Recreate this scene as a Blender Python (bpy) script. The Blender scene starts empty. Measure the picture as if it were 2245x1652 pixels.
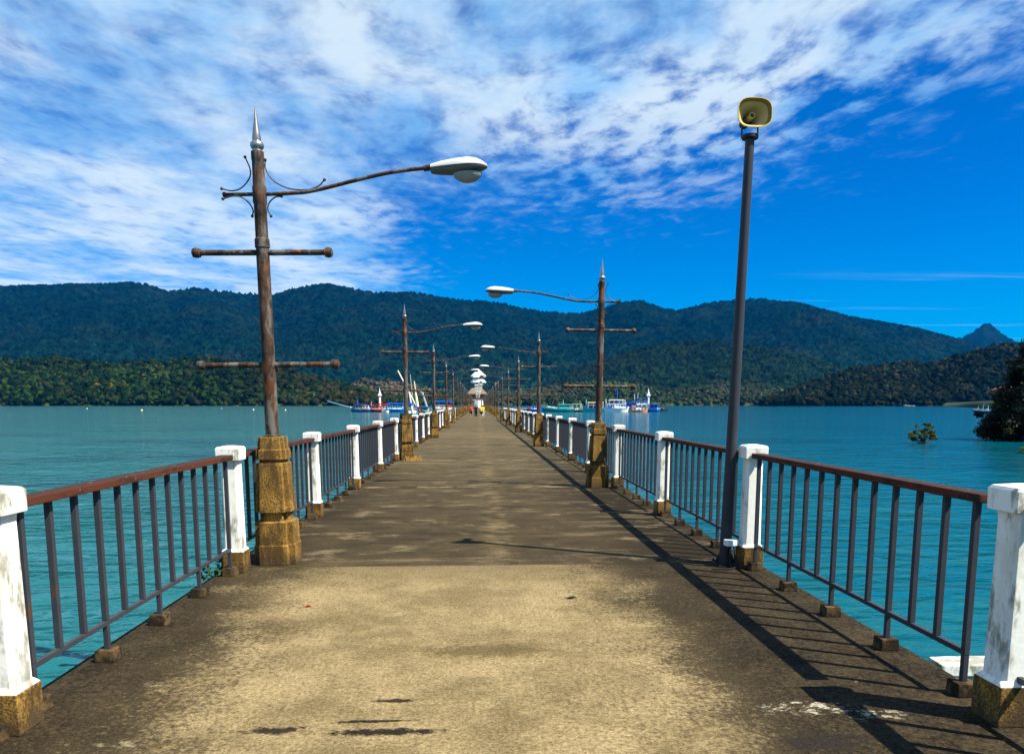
import bpy, bmesh, math, random
import numpy as np
from mathutils import Vector, Matrix

random.seed(7)
RNG = np.random.default_rng(11)
SC = bpy.context.scene
COL = SC.collection
PI = math.pi

# ------------------------------------------------------------------ camera
FPX = 1650.0                      # focal length in pixels of a 2245 px wide frame
TH = math.atan(0.132)             # looking slightly down
PSI = 75 / 1650.0                 # turned slightly to the right of the pier axis
EYE = np.array([0.0, 0.0, 1.55])
FW = np.array([math.sin(PSI) * math.cos(TH), math.cos(PSI) * math.cos(TH), -math.sin(TH)])
RT = np.array([math.cos(PSI), -math.sin(PSI), 0.0])
UP = np.cross(RT, FW)
PCX, PCY = 1122.5, 885 + FPX * math.tan(TH)
WATER = -1.4


def ray(x, y):
    return FW + RT * (x - PCX) / FPX - UP * (y - PCY) / FPX


def at(x, y, Y):
    "point seen at photo position (x, y), Y metres along the pier"
    r = ray(x, y)
    return EYE + r * (Y / r[1])


def on(x, y, z=0.0):
    r = ray(x, y)
    return EYE + r * ((z - EYE[2]) / r[2])


cam = bpy.data.cameras.new('camera')
cam.sensor_width = 36
cam.sensor_fit = 'HORIZONTAL'
cam.lens = 36 * FPX / 2245
cam.shift_y = (PCY - 826) / 2245
cam.clip_start = 0.05
cam.clip_end = 40000
co = bpy.data.objects.new('camera', cam)
COL.objects.link(co)
M = Matrix((RT, UP, -FW)).transposed().to_4x4()
M.translation = Vector(EYE)
co.matrix_world = M
SC.camera = co

# ------------------------------------------------------------------ helpers


class MB:
    def __init__(s):
        s.v, s.f = [], []

    def add(s, vs, fs):
        o = len(s.v)
        s.v += [tuple(map(float, p)) for p in vs]
        s.f += [tuple(o + i for i in q) for q in fs]
        return s

    def box(s, c, d, rz=0.0, top=None, ry=0.0):
        "centre, full sizes; top = (sx, sy) of the upper face"
        tx, ty = top or (d[0], d[1])
        vs = []
        for z, (sx, sy) in ((-d[2] / 2, (d[0], d[1])), (d[2] / 2, (tx, ty))):
            for i, j in ((-1, -1), (1, -1), (1, 1), (-1, 1)):
                p = Vector((i * sx / 2, j * sy / 2, z))
                if ry:
                    p = Matrix.Rotation(ry, 3, 'Y') @ p
                if rz:
                    p = Matrix.Rotation(rz, 3, 'Z') @ p
                vs.append((p.x + c[0], p.y + c[1], p.z + c[2]))
        return s.add(vs, [(3, 2, 1, 0), (4, 5, 6, 7), (0, 1, 5, 4), (1, 2, 6, 5), (2, 3, 7, 6), (3, 0, 4, 7)])

    def loft(s, rings, cap=True, closed=True):
        n = len(rings[0])
        vs = [p for r in rings for p in r]
        fs = []
        for k in range(len(rings) - 1):
            for i in range(n if closed else n - 1):
                a, b = k * n + i, k * n + (i + 1) % n
                fs.append((a, b, b + n, a + n))
        if cap:
            fs.append(tuple(range(n - 1, -1, -1)))
            fs.append(tuple((len(rings) - 1) * n + i for i in range(n)))
        return s.add(vs, fs)

    def lathe(s, prof, n=20, c=(0, 0, 0)):
        rings = [[(c[0] + r * math.cos(2 * PI * i / n), c[1] + r * math.sin(2 * PI * i / n), c[2] + z)
                  for i in range(n)] for r, z in prof]
        return s.loft(rings)

    def tube(s, path, r, n=10, cap=True):
        P = [Vector(p) for p in path]
        R = r if isinstance(r, (list, tuple)) else [r] * len(P)
        rings, nrm = [], None
        for i, p in enumerate(P):
            t = (P[min(i + 1, len(P) - 1)] - P[max(i - 1, 0)]).normalized()
            if nrm is None:
                ref = Vector((0, 0, 1)) if abs(t.z) < .9 else Vector((1, 0, 0))
                nrm = t.cross(ref).normalized()
            nrm = (nrm - t * nrm.dot(t)).normalized()
            b = t.cross(nrm)
            rings.append([p + (nrm * math.cos(2 * PI * k / n) + b * math.sin(2 * PI * k / n)) * R[i] for k in range(n)])
        return s.loft(rings, cap)

    def ball(s, c, r, n=12, m=8, sc=(1, 1, 1)):
        rings = []
        for j in range(m + 1):
            a = PI * j / m
            rr = max(math.sin(a), .02)
            rings.append([(c[0] + r * sc[0] * rr * math.cos(2 * PI * i / n), c[1] + r * sc[1] * rr * math.sin(2 * PI * i / n),
                           c[2] - r * sc[2] * math.cos(a)) for i in range(n)])
        return s.loft(rings)

    def build(s, name, mat, parent=None, bevel=0.0, smooth=None, sub=0):
        me = bpy.data.meshes.new(name)
        me.from_pydata(s.v, [], s.f)
        bm = bmesh.new()
        bm.from_mesh(me)
        bmesh.ops.recalc_face_normals(bm, faces=bm.faces)
        if bevel:
            es = [e for e in bm.edges if len(e.link_faces) == 2 and e.calc_face_angle(0) > .5]
            bmesh.ops.bevel(bm, geom=es, offset=bevel, segments=2, affect='EDGES', profile=.6, clamp_overlap=True)
        bm.to_mesh(me)
        bm.free()
        if smooth is not None:
            me.shade_smooth()
            me.set_sharp_from_angle(angle=math.radians(smooth))
        if mat:
            me.materials.append(mat)
        return link(name, me, parent)


def link(name, me, parent=None):
    o = bpy.data.objects.new(name, me)
    COL.objects.link(o)
    if parent:
        o.parent = parent
    return o


def empty(name, loc=(0, 0, 0), rz=0.0):
    o = bpy.data.objects.new(name, None)
    COL.objects.link(o)
    o.location = loc
    o.rotation_euler = (0, 0, rz)
    o.empty_display_size = .2
    return o


def tag(o, label, cat, group=None):
    o['label'] = label
    o['category'] = cat
    if group:
        o['group'] = group
    return o


def kind(o, k):
    o['kind'] = k
    return o


KIDS = {}


def kids(o):
    return list(o.children)


def copy_tree(o, parent=None):
    c = o.copy()
    COL.objects.link(c)
    if parent:
        c.parent = parent
    for ch in kids(o):
        copy_tree(ch, c)
    return c


def npmesh(name, V, Fq, mat, col=None, smooth=False):
    "V (n,3), Fq (m,3 or 4) -> object"
    me = bpy.data.meshes.new(name)
    V = np.asarray(V, np.float32)
    Fq = np.asarray(Fq, np.int32)
    k = Fq.shape[1]
    me.vertices.add(len(V))
    me.vertices.foreach_set('co', V.ravel())
    me.loops.add(Fq.size)
    me.loops.foreach_set('vertex_index', Fq.ravel())
    me.polygons.add(len(Fq))
    me.polygons.foreach_set('loop_start', np.arange(len(Fq), dtype=np.int32) * k)
    if col is not None:
        a = me.attributes.new('tint', 'FLOAT_COLOR', 'POINT')
        c = np.ones((len(V), 4), np.float32)
        c[:, :3] = col
        a.data.foreach_set('color', c.ravel())
    if smooth:
        me.polygons.foreach_set('use_smooth', np.ones(len(Fq), bool))
    me.update(calc_edges=True)
    me.materials.append(mat)
    return link(name, me)


def vnoise(x, y, seed=0, n=64):
    "smooth value noise 0..1"
    g = np.random.default_rng(seed).random((n, n))
    xi, yi = np.floor(x).astype(int), np.floor(y).astype(int)
    fx, fy = x - xi, y - yi
    fx, fy = fx * fx * (3 - 2 * fx), fy * fy * (3 - 2 * fy)
    a, b = g[xi % n, yi % n], g[(xi + 1) % n, yi % n]
    c, d = g[xi % n, (yi + 1) % n], g[(xi + 1) % n, (yi + 1) % n]
    return (a * (1 - fx) + b * fx) * (1 - fy) + (c * (1 - fx) + d * fx) * fy


def fbm(x, y, seed=0, o=4):
    t, w, s = 0, .5, 0
    for i in range(o):
        t = t + w * vnoise(x * 2 ** i + 13.7 * i, y * 2 ** i + 7.3 * i, seed + i)
        s += w
        w *= .5
    return t / s


# ------------------------------------------------------------------ materials


class NT:
    "tiny node builder"

    def __init__(s, tree):
        s.t = tree
        s.n = tree.nodes
        s.l = tree.links

    def node(s, typ, props=None, **inp):
        n = s.n.new(typ)
        for k, v in (props or {}).items():
            setattr(n, k, v)
        for k, v in inp.items():
            key = int(k[1:]) if k[0] == '_' and k[1:].isdigit() else k.replace('_', ' ')
            s.set(n.inputs[key], v)
        return n

    def set(s, sock, v):
        if isinstance(v, bpy.types.NodeSocket):
            s.l.new(v, sock)
        elif isinstance(v, bpy.types.Node):
            s.l.new(v.outputs[0], sock)
        else:
            if isinstance(v, (tuple, list)) and len(v) == 3 and sock.type == 'RGBA':
                v = (*v, 1)
            sock.default_value = v

    def math(s, op, a, b=None, c=None, clamp=False):
        n = s.n.new('ShaderNodeMath')
        n.operation = op
        n.use_clamp = clamp
        for i, v in enumerate((a, b, c)):
            if v is not None:
                s.set(n.inputs[i], v)
        return n.outputs[0]

    def mix(s, f, a, b, blend='MIX'):
        n = s.n.new('ShaderNodeMix')
        n.data_type = 'RGBA'
        n.blend_type = blend
        s.set(n.inputs[0], f)
        s.set(n.inputs[6], a)
        s.set(n.inputs[7], b)
        return n.outputs[2]

    def step(s, v, a, b, lo=0.0, hi=1.0):
        n = s.n.new('ShaderNodeMapRange')
        n.interpolation_type = 'SMOOTHSTEP'
        for i, q in enumerate((v, a, b, lo, hi)):
            s.set(n.inputs[i], q)
        return n.outputs[0]

    def vec(s, v, scale=(1, 1, 1), loc=(0, 0, 0), rot=(0, 0, 0)):
        n = s.n.new('ShaderNodeMapping')
        s.set(n.inputs[0], v)
        n.inputs[1].default_value = loc
        n.inputs[2].default_value = rot
        n.inputs[3].default_value = scale
        return n.outputs[0]

    def noise(s, v, scale, detail=4, rough=.55, dist=0.0, out=0):
        n = s.n.new('ShaderNodeTexNoise')
        s.set(n.inputs['Vector'], v)
        n.inputs['Scale'].default_value = scale
        n.inputs['Detail'].default_value = detail
        n.inputs['Roughness'].default_value = rough
        n.inputs['Distortion'].default_value = dist
        return n.outputs[out]

    def xyz(s, v):
        n = s.n.new('ShaderNodeSeparateXYZ')
        s.set(n.inputs[0], v)
        return n.outputs


def material(name):
    m = bpy.data.materials.new(name)
    m.use_nodes = True
    t = NT(m.node_tree)
    b = m.node_tree.nodes['Principled BSDF']
    pos = t.node('ShaderNodeNewGeometry').outputs['Position']
    return m, t, b, pos


def paint(name, c, rough=.5, var=.25, scale=6, metal=0.0, bump=0.0, dark=None, thr=(.55, .7), sc=(1, 1, 1), spec=.18):
    m, t, b, p = material(name)
    q = t.vec(p, sc)
    n = t.noise(q, scale, 5)
    base = t.mix(n, tuple(x * (1 - var) for x in c), tuple(min(1, x * (1 + var)) for x in c))
    if dark:
        n2 = t.noise(t.vec(p, sc, (3.1, 5.2, 1.7)), scale * .6, 7, .65)
        base = t.mix(t.step(n2, *thr), base, dark)
    t.set(b.inputs['Base Color'], base)
    b.inputs['Roughness'].default_value = rough
    b.inputs['Metallic'].default_value = metal
    b.inputs['Specular IOR Level'].default_value = spec
    if bump:
        bn = t.node('ShaderNodeBump', Strength=bump, Distance=.01, Height=t.noise(p, scale * 8, 6))
        t.set(b.inputs['Normal'], bn)
    return m


def rusty():
    m, t, b, p = material('rusted steel')
    q = t.vec(p, (1, 1, .35))
    n1 = t.noise(q, 5, 6, .6)
    n2 = t.noise(t.vec(p, (1, 1, .25), (4, 2, 9)), 9, 6, .65)
    n3 = t.noise(t.vec(p, (1, 1, .6), (1, 8, 3)), 16, 4)
    c = t.mix(t.step(n1, .40, .60), (.040, .033, .029), (.068, .026, .011))
    c = t.mix(t.step(n2, .57, .68), c, (.185, .058, .012))
    c = t.mix(t.step(n2, .40, .53, .9, 0), c, (.115, .113, .105))
    c = t.mix(t.step(n3, .50, .66, 0, .85), c, (.016, .012, .011))
    t.set(b.inputs['Base Color'], c)
    b.inputs['Roughness'].default_value = .68
    b.inputs['Specular IOR Level'].default_value = .15
    t.set(b.inputs['Normal'], t.node('ShaderNodeBump', Strength=.5, Distance=.006, Height=t.noise(p, 45, 5)))
    return m


def stone():
    m, t, b, p = material('ochre concrete')
    n1 = t.noise(p, 2.4, 6, .6)
    n2 = t.noise(p, 85, 4, .65)
    n3 = t.noise(t.vec(p, (1, 1, .3), (7, 1, 2)), 8, 5, .6)
    c = t.mix(t.step(n1, .38, .62), (.19, .112, .028), (.39, .23, .052))
    c = t.mix(t.step(n2, .40, .60, 0, .85), c, (.045, .024, .009))
    c = t.mix(t.step(n3, .46, .62, 0, .8), c, (.045, .027, .012))
    z = t.xyz(p)[2]
    foot = t.step(t.math('ADD', z, t.math('MULTIPLY', t.noise(p, 7, 4), .22)), .1, .26, .85, 0)
    c = t.mix(foot, c, (.045, .032, .02))
    t.set(b.inputs['Base Color'], c)
    b.inputs['Roughness'].default_value = .92
    b.inputs['Specular IOR Level'].default_value = .15
    t.set(b.inputs['Normal'], t.node('ShaderNodeBump', Strength=.55, Distance=.008, Height=n2))
    return m


def whitewash(name='weathered whitewash', old=0.0):
    m, t, b, p = material(name)
    n1 = t.noise(t.vec(p, (1, 1, .4)), 9, 7, .68)
    n2 = t.noise(t.vec(p, (1, 1, .6), (2, 6, 4)), 3.2, 5, .6)
    n3 = t.noise(p, 40, 4)
    c = t.mix(n3, (.68, .70, .645), (.79, .80, .75))
    c = t.mix(t.step(n2, .55, .70, 0, .55), c, (.50, .52, .43))
    g = t.math('MULTIPLY', t.step(n1, .47 - old, .61 - old), t.step(n2, .38 - old, .55 - old))
    c = t.mix(t.math('MULTIPLY', g, .85), c, (.16, .15, .11))
    t.set(b.inputs['Base Color'], c)
    b.inputs['Roughness'].default_value = .8
    b.inputs['Specular IOR Level'].default_value = .2
    t.set(b.inputs['Normal'], t.node('ShaderNodeBump', Strength=.3, Distance=.006, Height=t.noise(p, 22, 6)))
    return m


def deck_mat():
    m, t, b, p = material('weathered concrete deck')
    x, y, z = t.xyz(p)
    big = t.noise(p, .75, 5, .6)
    mid = t.noise(p, 2.6, 6, .65)
    fin = t.noise(p, 26, 5, .7)
    spk = t.noise(p, 75, 3, .65)
    lum = t.noise(t.vec(p, (1, 1, 1), (8, 2, 0)), 1.7, 8, .72)
    tan = t.mix(t.step(lum, .36, .64), (.150, .112, .054), (.285, .220, .116))
    tan = t.mix(t.step(fin, .45, .66, 0, .6), tan, (.105, .074, .028))
    tan = t.mix(t.step(t.noise(p, 130, 3, .7), .52, .66, 0, .5), tan, (.33, .265, .15))
    ol = t.noise(t.vec(p, (1, 1.2, 1), (3, 7, 0)), 1.1, 7, .7)
    tan = t.mix(t.step(ol, .54, .66, 0, .55), tan, (.105, .085, .036))
    mot = t.math('ADD', t.math('MULTIPLY', fin, .45), t.math('ADD', t.math('MULTIPLY', mid, .3), t.math('MULTIPLY', spk, .25)))
    dark = t.mix(t.step(mot, .38, .64), (.005, .0036, .002), (.060, .045, .024))
    grey = t.mix(t.step(mot, .36, .64), (.020, .0145, .007), (.100, .076, .038))
    grey = t.mix(t.step(fin, .4, .68, 0, .55), grey, (.018, .013, .007))
    # mould towards both sides, uneven
    wob = t.math('ADD', t.math('MULTIPLY', t.math('SUBTRACT', big, .5), 2.4), t.math('MULTIPLY', t.math('SUBTRACT', mid, .5), 1.2))
    wob = t.math('ADD', wob, t.math('MULTIPLY', t.math('SUBTRACT', fin, .5), 2.0))
    wob = t.math('ADD', wob, t.math('MULTIPLY', t.math('SUBTRACT', spk, .5), 1.0))
    side = t.math('ABSOLUTE', t.math('ADD', x, .25))
    em = t.step(t.math('ADD', side, wob), .90, 1.85)
    tan = t.mix(t.math('MULTIPLY', t.step(t.math('ADD', y, t.math('MULTIPLY', t.math('SUBTRACT', lum, .5), 2.2)), 6.3, 7.3), .55), tan, (.095, .073, .036))
    near = t.mix(em, tan, dark)
    far_em = t.step(t.math('ADD', side, t.math('MULTIPLY', wob, .6)), 1.2, 2.3)
    slab = t.math('FLOOR', t.math('DIVIDE', t.math('SUBTRACT', y, 7.18), 6.86))
    tone = t.node('ShaderNodeTexWhiteNoise', {'noise_dimensions': '1D'}, W=slab).outputs[0]
    farc = t.mix(far_em, grey, (.013, .0095, .005))
    farc = t.mix(t.step(y, 9, 30, 0, .75), farc, t.mix(t.step(mot, .36, .62), (.085, .066, .036), (.155, .122, .068)))
    farc = t.mix(t.math('MULTIPLY', tone, .35), farc, (.035, .026, .013))
    st = t.noise(t.vec(p, (.35, 1.3, 1), (1, 4, 0)), .9, 6, .65)
    farc = t.mix(t.step(st, .54, .66, 0, .65), farc, (.022, .016, .009))
    farc = t.mix(t.step(st, .44, .33, 0, .5), farc, (.19, .15, .085))
    # pale worn line in the middle of the second slab
    wl = t.math('MULTIPLY', t.step(t.math('ABSOLUTE', t.math('SUBTRACT', x, t.math('MULTIPLY', t.math('SUBTRACT', mid, .3), .9))), .0, .30, 1, 0), t.step(mid, .40, .6))
    farc = t.mix(t.math('MULTIPLY', wl, .5), farc, (.16, .12, .06))
    pt = t.noise(t.vec(p, (.8, 1.2, 1), (9, 9, 0)), 1.6, 8, .72)
    farc = t.mix(t.step(pt, .53, .66, 0, .75), farc, t.mix(fin, (.10, .078, .043), (.24, .19, .115)))
    farc = t.mix(t.step(pt, .46, .34, 0, .7), farc, (.020, .015, .009))
    far_f = t.step(t.math('ADD', y, t.math('MULTIPLY', t.math('SUBTRACT', fin, .5), .10)), 7.13, 7.22)
    c = t.mix(far_f, near, farc)
    # pale joints between the slabs
    fr = t.math('FRACT', t.math('DIVIDE', t.math('SUBTRACT', y, 7.18), 6.86))
    jt = t.math('MULTIPLY', t.math('LESS_THAN', t.math('ABSOLUTE', t.math('SUBTRACT', fr, .012)), .012), t.step(mid, .46, .56))
    c = t.mix(t.math('MULTIPLY', jt, t.step(y, 8, 9, 0, .75)), c, (.25, .20, .12))
    # lichen: pale scaly spots
    li = t.math('MULTIPLY', t.step(t.noise(t.vec(p, (1, .7, 1), (5, 3, 0)), 6.5, 8, .75), .63, .69), t.step(big, .44, .6))
    c = t.mix(t.math('MULTIPLY', li, .45), c, (.24, .20, .125))

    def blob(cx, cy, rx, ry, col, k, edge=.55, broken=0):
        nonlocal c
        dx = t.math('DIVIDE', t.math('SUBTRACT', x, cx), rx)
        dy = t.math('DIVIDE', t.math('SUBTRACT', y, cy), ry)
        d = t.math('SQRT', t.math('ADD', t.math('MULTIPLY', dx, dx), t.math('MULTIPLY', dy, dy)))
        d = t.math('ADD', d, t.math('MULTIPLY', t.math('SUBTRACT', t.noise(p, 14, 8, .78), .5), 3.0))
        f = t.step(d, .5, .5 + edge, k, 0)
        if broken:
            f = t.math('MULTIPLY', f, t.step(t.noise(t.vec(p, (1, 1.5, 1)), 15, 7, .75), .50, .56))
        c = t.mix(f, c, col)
    for args in STAINS_AND_MARKS:
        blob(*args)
    # dark pits and specks
    c = t.mix(t.step(t.noise(t.vec(p, (1, 1.6, 1), (2, 9, 0)), 11, 6, .72), .665, .70, 0, .8), c, (.035, .026, .02))
    c = t.mix(t.step(spk, .60, .70, 0, .55), c, (.06, .045, .03))
    crk = t.math('LESS_THAN', t.math('ABSOLUTE', t.math('SUBTRACT', t.math('ADD', y, t.math('MULTIPLY', t.math('SUBTRACT', fin, .5), .03)), 7.172)), .009)
    c = t.mix(t.math('MULTIPLY', crk, .7), c, (.02, .015, .008))
    gr = t.step(t.noise(t.vec(p, (1, 1, 1), (4, 4, 0)), 52, 7, .8), .36, .64, .45, 1.12)
    c = t.mix(1.0, c, t.node('ShaderNodeCombineColor', Red=gr, Green=gr, Blue=gr).outputs[0], 'MULTIPLY')
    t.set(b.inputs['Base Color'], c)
    b.inputs['Roughness'].default_value = .92
    b.inputs['Specular IOR Level'].default_value = .1
    h = t.math('ADD', t.math('MULTIPLY', fin, .6), t.math('MULTIPLY', spk, .4))
    t.set(b.inputs['Normal'], t.node('ShaderNodeBump', Strength=.7, Distance=.014, Height=h))
    return m


def g_(x, y):
    p = on(x, y)
    return float(p[0]), float(p[1])


STAINS_AND_MARKS = [
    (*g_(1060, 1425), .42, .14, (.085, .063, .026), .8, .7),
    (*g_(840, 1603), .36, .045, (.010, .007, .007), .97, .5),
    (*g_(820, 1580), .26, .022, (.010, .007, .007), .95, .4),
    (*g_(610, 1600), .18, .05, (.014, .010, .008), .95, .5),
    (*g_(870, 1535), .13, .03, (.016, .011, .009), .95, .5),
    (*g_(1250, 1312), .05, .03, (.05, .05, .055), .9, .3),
    (*g_(1800, 1625), .27, .12, (.02, .016, .013), .95, .4),  # dark ragged mark, low on the right of the deck
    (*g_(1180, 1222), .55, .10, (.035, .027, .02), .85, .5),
    (*g_(1775, 1550), .28, .09, (.38, .35, .26), .95, .6, 1),
    (*g_(1925, 1565), .18, .07, (.38, .35, .26), .9, .6, 1),
    (*g_(270, 1630), .16, .06, (.26, .22, .14), .7, .5, 1),
    (*g_(970, 1145), .22, .16, (.17, .13, .068), .7, .5, 1),
    (*g_(1040, 1183), .07, .05, (.26, .20, .11), .8, .4, 1),
]

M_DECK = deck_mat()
M_RUST = rusty()
M_STONE = stone()
M_WHITE = whitewash()
M_OLDWHITE = whitewash('stained old whitewash', .07)
M_RAIL = paint('red brown rail paint', (.085, .023, .012), .7, .4, 5, dark=(.030, .020, .016), thr=(.47, .60), sc=(1, .45, 1), bump=.2)
M_BAL = paint('slate grey baluster paint', (.033, .037, .046), .5, .25, 9, dark=(.075, .038, .020), thr=(.60, .70))
def rail_mat():
    m, t, b, p = material('red brown rail paint')
    q = t.vec(p, (1, .45, 1))
    up = t.xyz(t.node('ShaderNodeNewGeometry').outputs['Normal'])[2]
    n1, n2 = t.noise(q, 5, 6, .65), t.noise(t.vec(p, (1, .3, 1), (2, 2, 2)), 13, 6, .7)
    c = t.mix(n1, (.045, .015, .009), (.10, .030, .016))
    c = t.mix(t.step(n2, .50, .62, 0, .9), c, (.022, .014, .011))
    wear = t.math('MULTIPLY', t.step(up, .5, .9), t.step(n1, .30, .52, .2, 1))
    c = t.mix(t.math('MULTIPLY', wear, .85), c, (.028, .018, .014))
    c = t.mix(t.step(t.noise(q, 22, 5, .7), .62, .68, 0, .7), c, (.20, .12, .085))
    t.set(b.inputs['Base Color'], c)
    b.inputs['Roughness'].default_value = .75
    b.inputs['Specular IOR Level'].default_value = .12
    t.set(b.inputs['Normal'], t.node('ShaderNodeBump', Strength=.35, Distance=.006, Height=n2))
    return m


M_RAIL = rail_mat()
M_FOOT = paint('stained foot concrete', (.085, .056, .024), .95, .45, 14, dark=(.015, .011, .007), thr=(.40, .56), bump=.5)
M_POLE = paint('dark grey pole paint', (.034, .035, .042), .42, .2, 5, dark=(.04, .04, .048), thr=(.6, .75))
M_STEEL = paint('weathered galvanised steel', (.30, .30, .285), .34, .25, 8, metal=.85, dark=(.14, .12, .10), thr=(.55, .7))
M_SCROLL = paint('dark scroll iron', (.035, .04, .045), .5, .2, 8)
M_LHEAD = paint('lamp shell enamel', (.60, .62, .60), .35, .05, 6)
M_LBODY = paint('lamp underside grey', (.11, .115, .11), .5, .15, 8)
M_HORN = paint('cream horn enamel', (.46, .36, .14), .5, .08, 8, dark=(.33, .25, .09), thr=(.55, .75))
M_HORNIN = paint('shaded horn inside', (.20, .15, .05), .7, .3, 8)  # same enamel as the horn, with the shade inside put into its colour
M_BLACK = paint('black rubber', (.015, .015, .016), .6, .2, 10)
M_DKIRON = paint('black painted iron', (.02, .02, .023), .5, .2, 10)


def plain(name, c, rough=.6, **k):
    return paint(name, c, rough, .15, 3, **k)


def glass_mat():
    m, t, b, p = material('frosted lamp bowl')
    b.inputs['Base Color'].default_value = (.32, .33, .32, 1)
    b.inputs['Roughness'].default_value = .25
    b.inputs['Transmission Weight'].default_value = .25
    return m


M_BOWL = glass_mat()


def leafmat(name, rough=.6, k=1.0, trans=.25, spec=.2, nsc=1.3, lo=.7):
    m, t, b, p = material(name)
    a = t.node('ShaderNodeAttribute', {'attribute_name': 'tint'}).outputs['Color']
    n = t.step(t.noise(p, nsc, 4, .65), .32, .68)
    c = t.mix(1.0, a, t.mix(n, (lo * k,) * 3, ((2 - lo) * k,) * 3), 'MULTIPLY')
    t.set(b.inputs['Base Color'], c)
    b.inputs['Roughness'].default_value = rough
    b.inputs['Specular IOR Level'].default_value = spec
    if trans:
        tr = t.node('ShaderNodeBsdfTranslucent', Color=c)
        mx = t.node('ShaderNodeMixShader', _0=trans, _1=b.outputs[0], _2=tr.outputs[0])
        out = m.node_tree.nodes['Material Output']
        t.set(out.inputs['Surface'], mx.outputs[0])
    return m


M_LEAF = leafmat('leaf green')
M_FOREST = leafmat('forest canopy', .9, .62, 0, 0, .22, .25)
M_BARK = paint('bark', (.06, .045, .032), .9, .4, 12, bump=.5)

# ------------------------------------------------------------------ world


def world():
    w = bpy.data.worlds.new('World')
    SC.world = w
    w.use_nodes = True
    t = NT(w.node_tree)
    bg = w.node_tree.nodes['Background']
    sky = t.node('ShaderNodeTexSky', {'sky_type': 'NISHITA', 'sun_disc': False, 'sun_elevation': SUN_EL, 'sun_rotation': SUN_ROT,
                                      'air_density': 1.0, 'dust_density': .3, 'ozone_density': 2.0, 'altitude': 0.0})
    d = t.node('ShaderNodeTexCoord').outputs['Generated']
    x, y, z = t.xyz(d)
    az = t.math('ARCTAN2', x, y)
    hl = t.math('SQRT', t.math('ADD', t.math('MULTIPLY', x, x), t.math('MULTIPLY', y, y)))
    e = t.math('DIVIDE', z, t.math('MAXIMUM', hl, .01))
    zz = t.math('MAXIMUM', z, .035)
    p = t.node('ShaderNodeCombineXYZ', X=t.math('DIVIDE', x, zz), Y=t.math('DIVIDE', y, zz), Z=0.0).outputs[0]
    base = t.mix(1.0, sky.outputs[0], SKY_TINT, 'MULTIPLY')
    # a lighter, greener blue low down
    base = t.mix(t.step(e, .0, .30, .75, 0), base, t.mix(1.0, sky.outputs[0], SKY_LOW, 'MULTIPLY'))
    # cloud sheet
    wob = t.noise(t.vec(p, (.35, .35, 1)), 1.0, 3)
    azw = t.math('ADD', az, t.math('MULTIPLY', t.math('SUBTRACT', wob, .5), .20))
    left = t.step(azw, -.20, .02, 1, 0)
    e0 = t.math('ADD', t.step(azw, .2, .85, .0, .13), .225)
    ew = t.math('ADD', e, t.math('MULTIPLY', t.math('SUBTRACT', wob, .5), .09))
    top = t.step(t.math('SUBTRACT', ew, e0), -.08, .16)
    back = t.step(t.math('ABSOLUTE', az), .95, 1.3, 0, .75)  # unseen cloud behind the camera, added to keep the ambient light neutral
    cover = t.math('MAXIMUM', t.math('MAXIMUM', left, top), back)
    warp = t.node('ShaderNodeVectorMath', {'operation': 'ADD'}, _0=p,
                  _1=t.node('ShaderNodeVectorMath', {'operation': 'SCALE'}, _0=t.noise(p, 1.1, 3, out=1), Scale=.30).outputs[0]).outputs[0]
    veil = t.noise(t.vec(warp, (.7, .75, 1), rot=(0, 0, .22)), .8, 4, .5)
    strk = t.noise(t.vec(warp, (1.25, .85, 1), (3, 1, 0), (0, 0, .25)), 1.5, 6, .58)
    cell = t.noise(t.vec(warp, (1, .62, 1), (0, 4, 0), (0, 0, -.15)), 8.5, 4, .55)
    big = t.noise(t.vec(p, (1, 1, 1), (1.3, .4, 0)), .75, 3)
    rightw = t.math('MULTIPLY', t.step(az, -.15, .2), t.step(e, .5, .36))
    softd = t.math('ADD', t.math('MULTIPLY', veil, .36), t.math('ADD', t.math('MULTIPLY', strk, .32), t.math('MULTIPLY', cell, .32)))
    soft = t.step(softd, .31, .60, .34, 1)
    celd = t.math('ADD', t.math('MULTIPLY', cell, .58), t.math('ADD', t.math('MULTIPLY', strk, .24), t.math('MULTIPLY', big, .18)))
    celd = t.math('ADD', celd, t.math('MULTIPLY', t.math('SUBTRACT', top, .5), .10))
    cells = t.step(celd, .425, .62)
    hi = t.math('MULTIPLY', t.step(e, .30, .50), .28)
    fac = t.mix(t.math('MAXIMUM', rightw, hi), soft, cells)
    edge = t.math('MULTIPLY', cover, t.step(t.math('ADD', cover, t.math('MULTIPLY', t.math('SUBTRACT', cell, .5), 1.6)), .15, .95))
    fac = t.math('MULTIPLY', fac, edge, clamp=True)
    # a few thin wisps low in the clear part
    wis = t.noise(t.vec(p, (.12, 1.4, 1), (6, 2, 0), (0, 0, .12)), 1.2, 4)
    wisp = t.math('MULTIPLY', t.step(wis, .60, .74, 0, .45), t.step(az, .30, .45))
    fac = t.math('MAXIMUM', fac, t.math('MULTIPLY', wisp, t.step(e, .17, .10)))
    bright = t.math('ADD', t.math('MULTIPLY', strk, .8), t.math('MULTIPLY', veil, .5))
    cc = t.mix(t.step(bright, .50, .80), CLOUD_LO, CLOUD_HI)
    out = t.mix(t.math('MULTIPLY', fac, .93), base, cc)
    t.set(bg.inputs['Color'], out)
    bg.inputs['Strength'].default_value = SKY_STR


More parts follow.
